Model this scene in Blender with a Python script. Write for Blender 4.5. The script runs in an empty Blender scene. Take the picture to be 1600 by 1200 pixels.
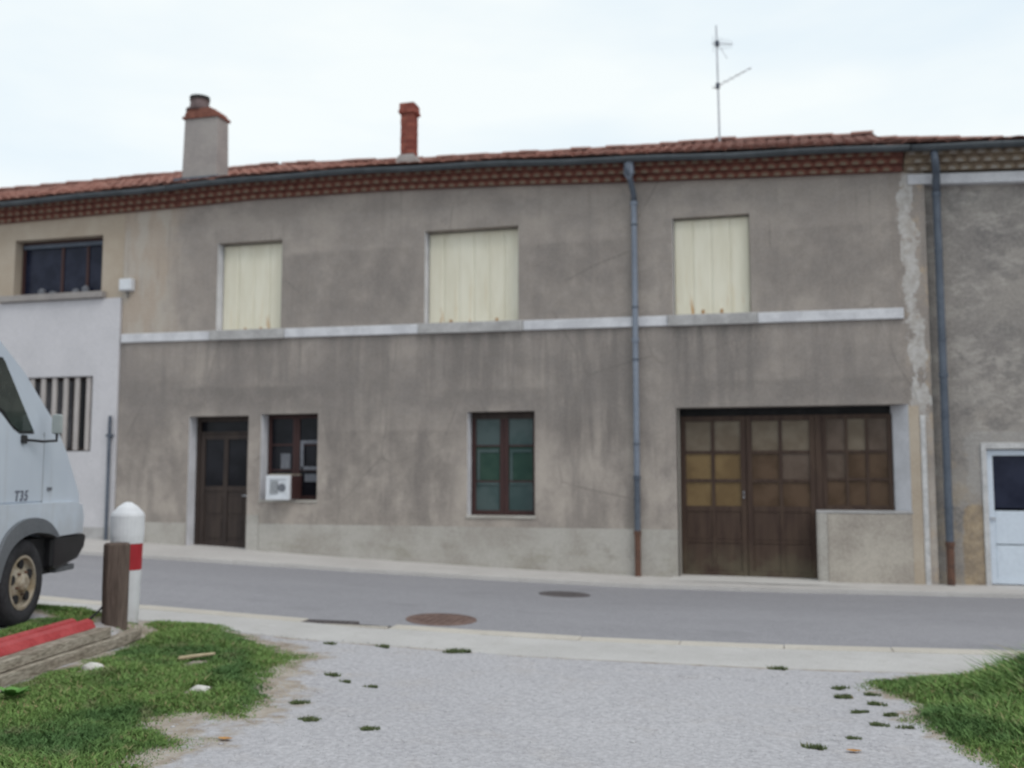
import bpy, bmesh, math, random
import numpy as np
from mathutils import Vector, Matrix
random.seed(7); rng = np.random.default_rng(7)
S = bpy.context.scene
C = S.collection
R = math.radians

# ------------------------------------------------------------------ camera, sky, sun, exposure
cam = bpy.data.cameras.new('camera'); cam_o = bpy.data.objects.new('camera', cam); C.objects.link(cam_o)
cam.sensor_width = 36; cam.lens = 35.0
cam.clip_start = .05; cam.clip_end = 2000
cam_o.location = (0, -16.5, 1.65)
cam_o.rotation_euler = (R(90 + 5.144), 0, R(15))
cam.dof.use_dof = True; cam.dof.focus_distance = 3.6; cam.dof.aperture_fstop = 2.2
S.camera = cam_o

SUN_EL, SUN_AZ = 52, 128        # degrees; azimuth clockwise from +Y
w = bpy.data.worlds.new('World'); S.world = w; w.use_nodes = True
nt = w.node_tree; nt.nodes.clear()
out = nt.nodes.new('ShaderNodeOutputWorld'); bg1 = nt.nodes.new('ShaderNodeBackground'); bg2 = nt.nodes.new('ShaderNodeBackground')
sky = nt.nodes.new('ShaderNodeTexSky'); sky.sky_type = 'NISHITA'; sky.sun_disc = False
sky.sun_elevation = R(SUN_EL); sky.sun_rotation = R(SUN_AZ)
bg1.inputs[1].default_value = .1; nt.links.new(sky.outputs[0], bg1.inputs[0])
tc = nt.nodes.new('ShaderNodeTexCoord'); mp = nt.nodes.new('ShaderNodeMapping'); mp.inputs['Scale'].default_value = (1.2, 1.2, 4.5)
mp.inputs['Rotation'].default_value = (0, R(9), 0)
nz = nt.nodes.new('ShaderNodeTexNoise'); nz.inputs['Scale'].default_value = 1.7; nz.inputs['Detail'].default_value = 5; nz.inputs['Roughness'].default_value = .5
cr = nt.nodes.new('ShaderNodeValToRGB')
cr.color_ramp.elements[0].position = .34; cr.color_ramp.elements[0].color = (.76, .865, .935, 1)
cr.color_ramp.elements[1].position = .60; cr.color_ramp.elements[1].color = (.92, .97, .965, 1)
nt.links.new(tc.outputs['Generated'], mp.inputs[0]); nt.links.new(mp.outputs[0], nz.inputs['Vector'])
nt.links.new(nz.outputs[0], cr.inputs[0]); nt.links.new(cr.outputs[0], bg2.inputs[0]); bg2.inputs[1].default_value = 1.0
mx = nt.nodes.new('ShaderNodeMixShader'); mx.inputs[0].default_value = .9
nt.links.new(bg1.outputs[0], mx.inputs[1]); nt.links.new(bg2.outputs[0], mx.inputs[2]); nt.links.new(mx.outputs[0], out.inputs[0])

sd = bpy.data.lights.new('sun', 'SUN'); sd.energy = 1.0; sd.angle = R(28); sd.color = (1, .95, .90)
so = bpy.data.objects.new('sun', sd); C.objects.link(so)
az, el = R(SUN_AZ), R(SUN_EL)
dvec = Vector((math.sin(az) * math.cos(el), math.cos(az) * math.cos(el), math.sin(el)))
so.rotation_euler = dvec.to_track_quat('Z', 'Y').to_euler(); so.location = dvec * 60
S.view_settings.view_transform = 'Standard'; S.view_settings.look = 'None'
S.view_settings.exposure = .14; S.view_settings.gamma = 1; S.view_settings.use_curve_mapping = False

# ------------------------------------------------------------------ materials
class NT:
    def __init__(s, name):
        s.m = bpy.data.materials.new(name); s.m.use_nodes = True; s.t = s.m.node_tree
        s.b = s.t.nodes['Principled BSDF']; s.tc = s.t.nodes.new('ShaderNodeTexCoord')
        s.sep = None
    def L(s, a, b): s.t.links.new(a, b)
    def coord(s, scale=(1, 1, 1), loc=(0, 0, 0)):
        m = s.t.nodes.new('ShaderNodeMapping'); m.inputs['Scale'].default_value = scale; m.inputs['Location'].default_value = loc
        s.L(s.tc.outputs['Object'], m.inputs[0]); return m.outputs[0]
    def noise(s, scale, detail=4, rough=.55, stretch=(1, 1, 1), loc=(0, 0, 0)):
        n = s.t.nodes.new('ShaderNodeTexNoise'); n.inputs['Scale'].default_value = scale
        n.inputs['Detail'].default_value = detail; n.inputs['Roughness'].default_value = rough
        s.L(s.coord(stretch, loc), n.inputs['Vector']); return n.outputs[0]
    def voro(s, scale, stretch=(1, 1, 1)):
        n = s.t.nodes.new('ShaderNodeTexVoronoi'); n.inputs['Scale'].default_value = scale
        s.L(s.coord(stretch), n.inputs['Vector']); return n
    def xyz(s, k):
        if s.sep is None:
            s.sep = s.t.nodes.new('ShaderNodeSeparateXYZ'); s.L(s.tc.outputs['Object'], s.sep.inputs[0])
        return s.sep.outputs[k]
    def step(s, v, a, b, lo=0., hi=1.):
        n = s.t.nodes.new('ShaderNodeMapRange'); n.interpolation_type = 'SMOOTHSTEP'
        n.inputs['From Min'].default_value = a; n.inputs['From Max'].default_value = b
        n.inputs['To Min'].default_value = lo; n.inputs['To Max'].default_value = hi
        s.L(v, n.inputs['Value']); return n.outputs[0]
    def math(s, op, a, b):
        n = s.t.nodes.new('ShaderNodeMath'); n.operation = op
        for i, v in enumerate((a, b)):
            if isinstance(v, (int, float)): n.inputs[i].default_value = v
            else: s.L(v, n.inputs[i])
        return n.outputs[0]
    def mix(s, f, a, b, mode='MIX'):
        n = s.t.nodes.new('ShaderNodeMix'); n.data_type = 'RGBA'; n.blend_type = mode
        if isinstance(f, (int, float)): n.inputs[0].default_value = f
        else: s.L(f, n.inputs[0])
        for i, v in ((6, a), (7, b)):
            if isinstance(v, tuple): n.inputs[i].default_value = v + (1,)
            else: s.L(v, n.inputs[i])
        return n.outputs[2]
    def island(s):
        g = s.t.nodes.new('ShaderNodeNewGeometry'); return g.outputs['Random Per Island']
    def objrand(s):
        g = s.t.nodes.new('ShaderNodeObjectInfo'); return g.outputs['Random']
    def done(s, col, rough=.85, bump=None, strength=.3, dist=.02, metal=0, spec=.3):
        if isinstance(col, tuple): s.b.inputs['Base Color'].default_value = col + (1,)
        else: s.L(col, s.b.inputs['Base Color'])
        s.b.inputs['Roughness'].default_value = rough; s.b.inputs['Metallic'].default_value = metal
        s.b.inputs['Specular IOR Level'].default_value = spec
        if bump is not None:
            n = s.t.nodes.new('ShaderNodeBump'); n.inputs['Strength'].default_value = strength; n.inputs['Distance'].default_value = dist
            s.L(bump, n.inputs['Height']); s.L(n.outputs[0], s.b.inputs['Normal'])
        return s.m

def simple(name, c1, c2, scale=3, rough=.85, bump=.3, bscale=40, stretch=(1, 1, 1), metal=0, spec=.3, lo=.35, hi=.65, grain=.25, dist=.01):
    n = NT(name)
    col = n.mix(n.step(n.noise(scale, 5, .6, stretch), lo, hi), c1, c2)
    fine = n.noise(bscale, 3, .6, stretch)
    col = n.mix(grain, col, n.mix(n.step(fine, .3, .7), tuple(c * .7 for c in c1), tuple(min(1, c * 1.25) for c in c2)))
    return n.done(col, rough, fine, bump, dist, metal, spec)

def wall_main():
    n = NT('roughcast_grey')
    x, z = n.xyz(0), n.xyz(2)
    base = n.mix(n.step(n.noise(.8, 6, .62), .38, .62), (.292, .253, .228), (.385, .336, .298))
    base = n.mix(n.math('MULTIPLY', n.step(n.noise(1.9, 6, .65, (1, 1, 1.2), (4, 0, 9)), .42, .64), .62), base, (.205, .182, .172))
    # paler, blotchy lower storey
    base = n.mix(n.math('MULTIPLY', n.step(z, 3.2, 1.6), n.step(n.noise(1.3, 6, .65, (1, 1, .8), (9, 0, 1)), .34, .60)), base, (.500, .440, .390))
    low = n.math('MULTIPLY', n.step(n.noise(2.3, 7, .72, (1, 1, .7), (12, 0, 5)), .48, .70), n.step(z, 3.2, 2.2))
    base = n.mix(n.math('MULTIPLY', low, .75), base, (.215, .190, .182))
    # damp smudges over the ground floor openings
    damp = n.math('MULTIPLY', n.step(n.noise(1.1, 6, .65, (1, 1, 1.2), (2, 0, 3)), .38, .62), n.math('MULTIPLY', n.step(z, 2.0, 3.0), n.step(z, 4.1, 3.4)))
    base = n.mix(n.math('MULTIPLY', damp, .8), base, (.160, .143, .138))
    # run-off streaks under the string course and in the upper wall
    st = n.step(n.noise(1.0, 5, .65, (3.0, 1, .2)), .50, .64)
    st = n.math('MULTIPLY', st, n.math('MULTIPLY', n.step(z, 2.0, 3.7), n.step(z, 4.3, 4.0)))
    base = n.mix(n.math('MULTIPLY', st, .72), base, (.135, .121, .117))
    st2 = n.math('MULTIPLY', n.step(n.noise(1.0, 5, .65, (1.6, 1, .5), (7, 0, 0)), .47, .66), n.step(z, 6.2, 4.6))
    base = n.mix(n.math('MULTIPLY', st2, .65), base, (.180, .158, .150))
    # grime where water has run for years: (x0, x1, top, bottom, strength)
    run1 = n.step(n.noise(1.0, 6, .7, (3.2, 1, .36), (5, 0, 2)), .38, .60)
    run2 = n.step(n.noise(1.6, 6, .7, (1, 1, .8), (7, 0, 2)), .34, .60)
    for (x0, x1, zt, zb, k, m) in ((-1.75, -.25, 4.12, 2.75, .85, run1), (-6.1, -4.2, 4.15, 3.0, .75, run1), (-3.7, -2.4, 4.1, 1.9, .75, run1), (-10.3, -8.7, 4.15, 3.3, .55, run1), (-7.9, -6.6, 4.15, 2.2, .55, run1),
                                   (-10.9, -7.9, 3.25, 2.72, .85, run2), (-8.0, -5.4, 2.4, .8, .50, run2), (-5.9, -3.3, 3.1, 2.6, .5, run2), (-1.7, 2.0, 3.15, 2.7, .6, run2), (-4.2, -2.4, 5.6, 4.3, .5, run2), (-8.7, -6.2, 5.7, 4.3, .5, run2), (-.3, 1.9, 5.6, 4.3, .45, run2), (-12.2, -10.8, 3.4, 1.2, .4, run2)):
        e = .25
        a_ = n.math('MULTIPLY', n.math('MULTIPLY', n.step(x, x0 - e, x0 + e), n.step(x, x1 + e, x1 - e)), n.math('MULTIPLY', n.step(z, zt + .06, zt - .04), n.step(z, zb - .3, zb + .5)))
        base = n.mix(n.math('MULTIPLY', n.math('MULTIPLY', a_, m), min(1, k * 1.15)), base, (.112, .100, .096))
    # sandy repair at the left end of the upper floor
    wob = n.noise(1.4, 5, .65)
    bx = n.math('ADD', x, n.math('MULTIPLY', n.math('SUBTRACT', wob, .5), 1.6))
    sand = n.math('MULTIPLY', n.step(bx, -10.7, -11.5), n.step(z, 4.2, 4.4))
    base = n.mix(n.math('MULTIPLY', sand, .92), base, n.mix(n.step(n.noise(1.6, 5, .6, (1.6, 1, .6)), .42, .60), (.47, .375, .290), (.52, .46, .395)))
    # peeling white lime along the joint with the next house
    cx_ = n.step(z, 6.4, 2.7, 2.01, 2.135)
    dst = n.math('ABSOLUTE', n.math('SUBTRACT', x, cx_), 0)
    pe = n.math('ADD', n.step(dst, .03, .22, .34, -.40), n.math('MULTIPLY', n.math('SUBTRACT', n.noise(2.8, 7, .7, (1.2, 1, .8), (3, 0, 3)), .50), 3.6))
    pe = n.math('MULTIPLY', n.step(dst, .26, .18), pe)
    pe = n.math('MULTIPLY', n.step(pe, -.02, .10), n.math('MULTIPLY', n.step(z, 2.3, 2.8), n.step(z, 6.45, 6.35)))
    och = n.math('MULTIPLY', n.step(n.noise(2.2, 6, .7, (1.4, 1, 1), (1, 0, 0)), .50, .62), n.step(x, 1.88, 2.05))
    base = n.mix(n.math('MULTIPLY', och, .9), base, (.46, .35, .245))
    base = n.mix(n.math('MULTIPLY', pe, .92), base, n.mix(n.step(n.noise(6, 5, .7), .40, .60), (.44, .41, .385), (.62, .61, .605)))
    drip = n.math('MULTIPLY', n.step(n.noise(1.0, 6, .7, (9, 1, .35), (3, 0, 0)), .50, .66), n.step(n.noise(.9, 4, .6, (1, 1, 1), (6, 0, 6)), .42, .58))
    base = n.mix(n.math('MULTIPLY', drip, .38), base, (.16, .142, .135))
    splash = n.math('MULTIPLY', n.step(z, 1.25, .7), n.step(n.noise(3.0, 6, .7), .40, .60))
    base = n.mix(n.math('MULTIPLY', splash, .35), base, (.25, .23, .20))
    crk = n.voro(.75, (1, 1, .8)); crk.feature = 'DISTANCE_TO_EDGE'
    wv = n.t.nodes.new('ShaderNodeMapping'); n.L(n.tc.outputs['Object'], wv.inputs[0]); wv.inputs['Scale'].default_value = (1, 1, .7)
    mixv = n.mix(.22, wv.outputs[0], n.t.nodes.new('ShaderNodeTexNoise').outputs[1]); n.L(mixv, crk.inputs['Vector'])
    ck = n.math('MULTIPLY', n.step(crk.outputs['Distance'], .010, .002), n.step(n.noise(.6, 3, .5, (1, 1, 1), (2, 2, 2)), .50, .60))
    base = n.mix(n.math('MULTIPLY', ck, .5), base, (.10, .09, .085))
    fine = n.noise(38, 4, .75)
    base = n.mix(.36, base, n.mix(n.step(fine, .3, .7), (.17, .15, .14), (.46, .412, .375)))
    return n.done(base, .95, fine, .5, .012, 0, .1)

def wall_right():
    n = NT('weathered_stone_render')
    x, z = n.xyz(0), n.xyz(2)
    base = n.mix(n.step(n.noise(1.2, 6, .7), .36, .62), (.245, .222, .212), (.355, .322, .296))
    light = n.math('MULTIPLY', n.step(n.noise(2.6, 7, .75, (.8, 1, 1.6)), .46, .58), n.step(n.noise(.7, 4, .6, (1, 1, 1), (5, 0, 2)), .38, .55))
    base = n.mix(n.math('MULTIPLY', light, .8), base, (.48, .44, .405))
    dark = n.step(n.noise(1.7, 6, .7, (.9, 1, 1.1), (1, 0, 8)), .48, .62)
    base = n.mix(n.math('MULTIPLY', dark, .6), base, (.150, .140, .140))
    warm = n.math('MULTIPLY', n.step(n.noise(3.0, 6, .7, (1, 1, 1), (3, 0, 4)), .50, .60), n.step(z, 2.9, 1.2))
    base = n.mix(n.math('MULTIPLY', warm, .6), base, (.45, .365, .27))
    # bare ochre stone beside the door
    d1 = n.math('ADD', n.math('MULTIPLY', n.step(x, 2.55, 2.8), n.step(z, 1.28, 1.08)), n.math('MULTIPLY', n.math('SUBTRACT', n.noise(3.2, 7, .7, (1, 1, 1), (8, 0, 0)), .5), 1.3))
    d1 = n.math('MULTIPLY', n.step(d1, .50, .68), n.step(x, 3.1, 3.0))
    stone = n.mix(n.step(n.noise(4.5, 6, .7), .40, .60), (.30, .22, .14), (.50, .37, .225))
    base = n.mix(n.math('MULTIPLY', d1, .92), base, stone)
    # pale lime left round the door head
    d2 = n.math('ADD', n.math('MULTIPLY', n.step(x, 2.55, 2.9), n.math('MULTIPLY', n.step(z, 1.0, 1.4), n.step(z, 2.5, 2.2))), n.math('MULTIPLY', n.math('SUBTRACT', n.noise(2.4, 6, .7, (1, 1, 1), (2, 0, 6)), .5), 1.5))
    base = n.mix(n.math('MULTIPLY', n.step(d2, .62, .85), .6), base, (.43, .41, .395))
    fine = n.noise(24, 6, .78)
    base = n.mix(.3, base, n.mix(n.step(fine, .3, .7), (.12, .115, .115), (.46, .43, .40)))
    return n.done(base, .95, fine, .7, .03, 0, .1)

M = {}
M['wall'] = wall_main(); M['wall_right'] = wall_right()
M['wall_left'] = simple('sandy_render', (.39, .32, .25), (.46, .395, .325), 1.2, .95, .4, 50, spec=.1)
M['white_render'] = simple('white_roughcast', (.515, .505, .53), (.585, .57, .595), 1.0, .95, .6, 60, spec=.1, grain=.35)
M['plinth'] = simple('pale_cement', (.34, .315, .285), (.46, .44, .41), 1.0, .95, .5, 45, spec=.1, grain=.3)
M['white_paint'] = simple('white_paint', (.56, .56, .59), (.68, .68, .72), 2.5, .7, .2, 40, spec=.2, grain=.15)
M['band_paint'] = simple('band_paint', (.50, .50, .53), (.64, .64, .67), 3.5, .8, .3, 40, spec=.2, grain=.2)
def plinth_main():
    n = NT('stained_plinth'); z = n.xyz(2)
    base = n.mix(n.step(n.noise(1.0, 6, .65), .36, .62), (.345, .318, .288), (.460, .440, .410))
    st = n.math('MULTIPLY', n.step(n.noise(1.7, 6, .7, (.7, 1, 2.2), (2, 0, 2)), .48, .66), n.step(z, .75, .25))
    base = n.mix(n.math('MULTIPLY', st, .6), base, (.26, .245, .19))
    sp = n.math('MULTIPLY', n.step(n.noise(2.6, 6, .7, (1, 1, 1), (5, 0, 1)), .54, .68), .5)
    base = n.mix(sp, base, (.25, .222, .20))
    f = n.noise(45, 4, .75)
    return n.done(n.mix(.32, base, n.mix(n.step(f, .3, .7), (.24, .22, .20), (.56, .53, .49))), .95, f, .5, .012, 0, .1)
M['plinth_main'] = plinth_main()
M['low_wall'] = simple('stained_low_wall', (.30, .265, .235), (.46, .42, .37), 1.3, .95, .5, 45, spec=.1, grain=.3)
M['sill_stone'] = simple('sill_stone', (.34, .33, .33), (.46, .45, .45), 4, .9, .3, 40, spec=.15)
def shutter_mat():
    n = NT('cream_metal_paint')
    z = n.xyz(2)
    base = n.mix(n.step(n.noise(2.5, 4, .6, (2, 1, .4)), .35, .65), (.68, .64, .515), (.74, .705, .585))
    rust = n.math('MULTIPLY', n.step(n.noise(1.0, 5, .6, (7, 1, 1.3)), .57, .64), n.step(z, 4.68, 4.33))
    base = n.mix(n.math('MULTIPLY', rust, .9), base, (.46, .25, .09))
    r2 = n.math('MULTIPLY', n.step(n.noise(1.0, 4, .6, (11, 1, .8), (3, 0, 1)), .58, .68), n.step(z, 5.5, 4.5))
    base = n.mix(n.math('MULTIPLY', r2, .30), base, (.60, .47, .27))
    return n.done(base, .6, n.noise(30, 2), .1, .004, 0, .3)
M['shutter'] = shutter_mat()
M['brown_wood'] = simple('brown_stained_wood', (.030, .021, .019), (.052, .037, .031), 2, .65, .25, 30, (4, 4, .5), spec=.35)
def garage_mat():
    n = NT('garage_wood')
    z = n.xyz(2)
    base = n.mix(n.step(n.noise(2, 4, .6, (5, 5, .6)), .35, .65), (.044, .025, .019), (.066, .041, .029))
    d = n.math('MULTIPLY', n.step(z, .6, .05), n.step(n.noise(2.5, 4), .35, .6))
    base = n.mix(n.math('MULTIPLY', d, .5), base, (.13, .115, .075))
    return n.done(base, .65, n.noise(30, 3, .6, (5, 5, .5)), .2, .005, 0, .3)
M['garage'] = garage_mat()
M['red_wood'] = simple('red_brown_wood', (.038, .016, .016), (.060, .026, .024), 3, .6, .2, 30, (4, 4, .5), spec=.35)
M['dark_gap'] = simple('dark_interior', (.008, .008, .010), (.014, .014, .017), 2, .9, .1)
def glass(name, c1, c2, rough=.12, spec=.16, scale=2.5):
    n = NT(name)
    return n.done(n.mix(n.step(n.noise(scale, 3), .35, .65), c1, c2), rough, n.noise(2, 2), .03, .01, 0, spec)
M['glass_dark'] = glass('dark_glass', (.007, .007, .010), (.015, .015, .020))
M['glass_blue'] = glass('blue_dark_glass', (.010, .013, .028), (.022, .026, .048), .15)
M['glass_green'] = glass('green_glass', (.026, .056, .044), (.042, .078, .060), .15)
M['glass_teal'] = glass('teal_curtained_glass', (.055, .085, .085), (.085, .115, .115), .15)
M['glass_amber'] = glass('amber_glass', (.135, .088, .042), (.185, .125, .060), .25)
M['glass_grey'] = glass('grey_glass', (.130, .100, .072), (.170, .138, .104), .2)
M['glass_brown'] = glass('brown_glass', (.066, .040, .024), (.098, .062, .040), .2)
M['glass_plum'] = glass('plum_glass', (.085, .060, .046), (.120, .088, .070), .2)
M['blue_grey'] = simple('mottled_blue_grey', (.11, .115, .135), (.20, .21, .235), 4, .9, .2, 20, (6, 1, 1))  # shared by the painted window reflection, pots and small fittings
M['tile'] = simple('red_clay_tile', (.17, .070, .055), (.26, .115, .085), 6, .9, .3, 40, spec=.15, grain=.35)
M['tile_dark'] = simple('dark_clay', (.135, .060, .050), (.20, .090, .072), 5, .95, .4, 40, spec=.1)
M['mortar'] = simple('mortar_fill', (.20, .150, .115), (.30, .24, .175), 8, .95, .4, 40, spec=.1)
M['mortar_pale'] = simple('pale_mortar_fill', (.30, .27, .24), (.42, .385, .34), 5, .95, .4, 40, spec=.1)
def roof_mat():
    n = NT('roof_clay')
    r = n.island()
    base = n.mix(r, (.30, .140, .110), (.38, .185, .145))
    base = n.mix(n.math('MULTIPLY', n.step(n.noise(.7, 5, .6), .44, .66), .7), base, (.26, .155, .135))
    base = n.mix(n.step(n.xyz(0), -6, 3, 0, .55), base, (.24, .155, .140))
    base = n.mix(n.math('MULTIPLY', n.step(n.noise(5, 5, .6), .55, .7), .4), base, (.40, .30, .25))
    return n.done(base, .95, n.noise(40, 3), .4, .01, 0, .1)
M['roof'] = roof_mat()
M['zinc_dark'] = simple('aged_zinc_gutter', (.055, .064, .073), (.085, .096, .108), 2, .6, .1, 30, metal=.2, spec=.4)
M['zinc'] = simple('blue_grey_zinc', (.16, .185, .235), (.22, .25, .305), 1.5, .55, .1, 30, (1, 1, .5), metal=.15, spec=.4)
M['zinc_dull'] = simple('dull_zinc', (.075, .090, .118), (.115, .135, .17), 2.5, .6, .1, 30, metal=.15)
M['pipe_rust'] = simple('rusty_iron_pipe', (.075, .048, .040), (.145, .075, .052), 5, .85, .3, 40)
M['cement'] = simple('cement_render', (.27, .25, .245), (.34, .315, .30), 2, .95, .4, 40, spec=.1)
M['cement_pale'] = simple('pale_cement_flaunching', (.38, .345, .31), (.47, .43, .39), 3, .95, .4, 40, spec=.1)
def brick_mat():
    n = NT('red_brick')
    base = n.mix(n.objrand(), (.20, .060, .048), (.33, .115, .085))
    return n.done(n.mix(n.math('MULTIPLY', n.step(n.noise(9, 4), .4, .7), .4), base, (.17, .075, .07)), .95, n.noise(50, 3), .4, .008, 0, .1)
M['brick'] = brick_mat()
M['soot'] = simple('sooty_clay', (.10, .075, .075), (.19, .14, .14), 5, .9, .3)
M['soot_dark'] = simple('soot_black', (.03, .028, .028), (.055, .05, .05), 5, .9, .3)
M['plastic_white'] = simple('white_plastic', (.60, .62, .66), (.66, .68, .72), 2, .5, .05, 20, spec=.4, grain=.08)
M['plastic_grey'] = simple('grey_plastic', (.13, .14, .15), (.18, .19, .20), 3, .6, .1, 20)
M['alu'] = simple('weathered_aluminium', (.38, .40, .44), (.48, .50, .54), 3, .5, .05, 30, metal=.3)
M['door_white'] = simple('white_door_paint', (.56, .62, .70), (.62, .68, .76), 2, .6, .1, 20, spec=.3, grain=.12)
M['patch_white'] = simple('white_lime_patch', (.42, .415, .42), (.60, .59, .59), 5, .95, .5, 30, spec=.1)
M['patch_ochre'] = simple('ochre_bare_stone', (.33, .24, .155), (.48, .375, .25), 5, .95, .6, 18, spec=.1, grain=.4)
# ground
def asphalt():
    n = NT('old_asphalt')
    base = n.mix(n.step(n.noise(.5, 5, .6, (.5, 1.6, 1)), .35, .65), (.245, .240, .262), (.290, .284, .306))
    pt = n.step(n.noise(.35, 3, .5, (.35, 1.2, 1), (9, 2, 0)), .52, .56)
    base = n.mix(n.math('MULTIPLY', pt, .30), base, (.20, .197, .212))
    md = n.noise(9, 5, .75)
    base = n.mix(.25, base, n.mix(n.step(md, .32, .68), (.18, .177, .19), (.35, .343, .365)))
    v = n.noise(60, 3, .75); f = n.noise(40, 3, .7)
    base = n.mix(.4, base, n.mix(n.step(v, .3, .7), (.15, .147, .16), (.42, .41, .43)))
    st = n.step(n.noise(1.4, 5, .6, (.5, 1, 1), (3, 3, 0)), .58, .7)
    base = n.mix(n.math('MULTIPLY', st, .3), base, (.185, .182, .195))
    return n.done(base, .9, f, .4, .008, 0, .25)
M['asphalt'] = asphalt()
def concrete(name, a, b, c):
    n = NT(name)
    base = n.mix(n.step(n.noise(1.1, 6, .6), .35, .65), a, b)
    base = n.mix(n.math('MULTIPLY', n.step(n.noise(5, 5, .65), .5, .7), .5), base, c)
    f = n.noise(90, 3, .7)
    base = n.mix(.3, base, n.mix(n.step(f, .3, .7), tuple(q * .6 for q in a), tuple(min(1, q * 1.3) for q in b)))
    return n.done(base, .92, f, .35, .008, 0, .2)
M['pavement'] = concrete('pavement_concrete', (.47, .445, .43), (.54, .515, .50), (.40, .375, .355))
M['apron'] = concrete('apron_concrete', (.52, .50, .48), (.58, .56, .54), (.46, .44, .42))
M['strip'] = concrete('verge_concrete', (.44, .425, .415), (.51, .495, .485), (.385, .365, .345))
M['kerb'] = concrete('kerb_stone', (.46, .425, .38), (.54, .50, .45), (.40, .36, .315))
def gravel():
    n = NT('pale_gravel')
    base = n.mix(n.step(n.noise(.6, 6, .6), .35, .65), (.385, .377, .400), (.450, .441, .462))
    base = n.mix(n.math('MULTIPLY', n.step(n.noise(1.7, 6, .65, (1, 1, 1), (3, 1, 0)), .50, .68), .55), base, (.40, .36, .335))
    base = n.mix(n.math('MULTIPLY', n.step(n.noise(2.6, 6, .7, (1, 1, 1), (8, 1, 0)), .54, .70), .5), base, (.30, .29, .31))
    v = n.voro(55)
    base = n.mix(.30, base, n.mix(v.outputs['Color'], (.25, .24, .26), (.60, .59, .61)))
    f = n.noise(26, 6, .8)
    base = n.mix(.42, base, n.mix(n.step(f, .32, .68), (.22, .212, .225), (.60, .585, .605)))
    at = n.t.nodes.new('ShaderNodeAttribute'); at.attribute_name = 'soil'
    so_ = n.math('ADD', at.outputs['Fac'], n.math('MULTIPLY', n.math('SUBTRACT', n.noise(3.2, 7, .7, (1, 1, 1), (1, 4, 0)), .5), 1.7))
    earth = n.mix(n.step(n.noise(5, 6, .7), .35, .65), (.25, .20, .15), (.40, .35, .295))
    base = n.mix(n.math('MULTIPLY', n.step(so_, .38, .72), .9), base, earth)
    return n.done(base, .95, f, .45, .012, 0, .1)
M['gravel'] = gravel()
M['soil'] = simple('bare_soil', (.17, .135, .095), (.29, .25, .20), 3, .95, .7, 30, spec=.1, grain=.4, dist=.03)
M['earth'] = simple('earth', (.20, .19, .16), (.27, .25, .21), .3, .95, .4, 20, spec=.1)
def grass_mat(name, a, b, c):
    n = NT(name)
    isl = n.island(); base = n.mix(isl, a, b); base = n.mix(n.step(n.math('FRACT', n.math('MULTIPLY', isl, 37.0), 0), .91, .94), base, (.36, .30, .16))
    base = n.mix(n.step(n.noise(1.3, 4, .6), .42, .66), base, c)
    base = n.mix(n.math('MULTIPLY', n.step(n.noise(4, 3, .6, (1, 1, 1), (5, 5, 0)), .58, .7), .5), base, (.28, .25, .15))
    return n.done(base, .7, None, spec=.2)
M['grass'] = grass_mat('grass_blades', (.120, .205, .058), (.215, .335, .100), (.085, .165, .055))
M['broad_leaf'] = simple('broad_leaf', (.10, .24, .05), (.15, .32, .08), 9, .6, .2, 30)
M['weed'] = grass_mat('weed_leaves', (.085, .115, .050), (.14, .18, .08), (.095, .115, .055))
M['stone'] = simple('gravel_stones', (.38, .37, .39), (.50, .49, .50), 20, .95, .3, 60, spec=.15)
M['white_stone'] = simple('white_stone', (.52, .50, .47), (.66, .64, .60), 8, .9, .4)
M['rust_iron'] = simple('rusty_cast_iron', (.13, .085, .075), (.20, .135, .115), 6, .85, .5, 60)
M['dark_iron'] = simple('dark_cast_iron', (.085, .075, .08), (.13, .115, .115), 6, .8, .5, 60)
M['sleeper'] = simple('weathered_timber', (.19, .155, .12), (.38, .34, .285), 1.6, .92, .6, 9, (7, 1.1, 7), spec=.1, grain=.55)
M['post_wood'] = simple('dark_weathered_post', (.075, .055, .048), (.15, .115, .098), 2.5, .9, .5, 16, (6, 6, .35), spec=.1, grain=.4)
M['rail_red'] = simple('red_rail_paint', (.36, .035, .040), (.48, .075, .080), 4, .45, .15, 30, spec=.45)
def post_white():
    n = NT('white_post_paint'); z = n.xyz(2)
    base = n.mix(n.step(n.noise(3, 5, .6), .35, .65), (.58, .585, .61), (.68, .685, .71))
    sc = n.step(n.noise(5, 6, .75, (1, 1, .5), (1, 2, 3)), .56, .68)
    base = n.mix(n.math('MULTIPLY', sc, .45), base, (.38, .365, .345))
    gr = n.math('MULTIPLY', n.step(z, .45, .12), n.step(n.noise(6, 5, .7), .35, .6))
    base = n.mix(n.math('MULTIPLY', gr, .6), base, (.30, .285, .25))
    return n.done(base, .7, n.noise(25, 4), .15, .006, 0, .25)
M['post_white'] = post_white()
M['post_red'] = simple('red_post_paint', (.33, .012, .020), (.41, .022, .030), 4, .5, .1, 30, spec=.4, grain=.1)
def van_paint():
    n = NT('white_van_paint'); z = n.xyz(2)
    base = n.mix(n.step(n.noise(1.2, 5, .6), .35, .65), (.51, .565, .645), (.555, .61, .685))
    dirt = n.math('MULTIPLY', n.step(z, 1.25, .75), n.step(n.noise(3.5, 6, .7), .35, .65))
    base = n.mix(n.math('MULTIPLY', dirt, .35), base, (.36, .36, .36))
    run = n.math('MULTIPLY', n.step(n.noise(1.0, 5, .65, (7, 1, .5)), .54, .70), .22)
    base = n.mix(run, base, (.40, .41, .43))
    return n.done(base, .32, n.noise(4, 3), .03, .01, 0, .5)
M['van_paint'] = van_paint()
M['van_grey'] = simple('grey_bumper_plastic', (.105, .115, .13), (.14, .15, .165), 2, .55, .05, 30, spec=.4)
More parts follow.
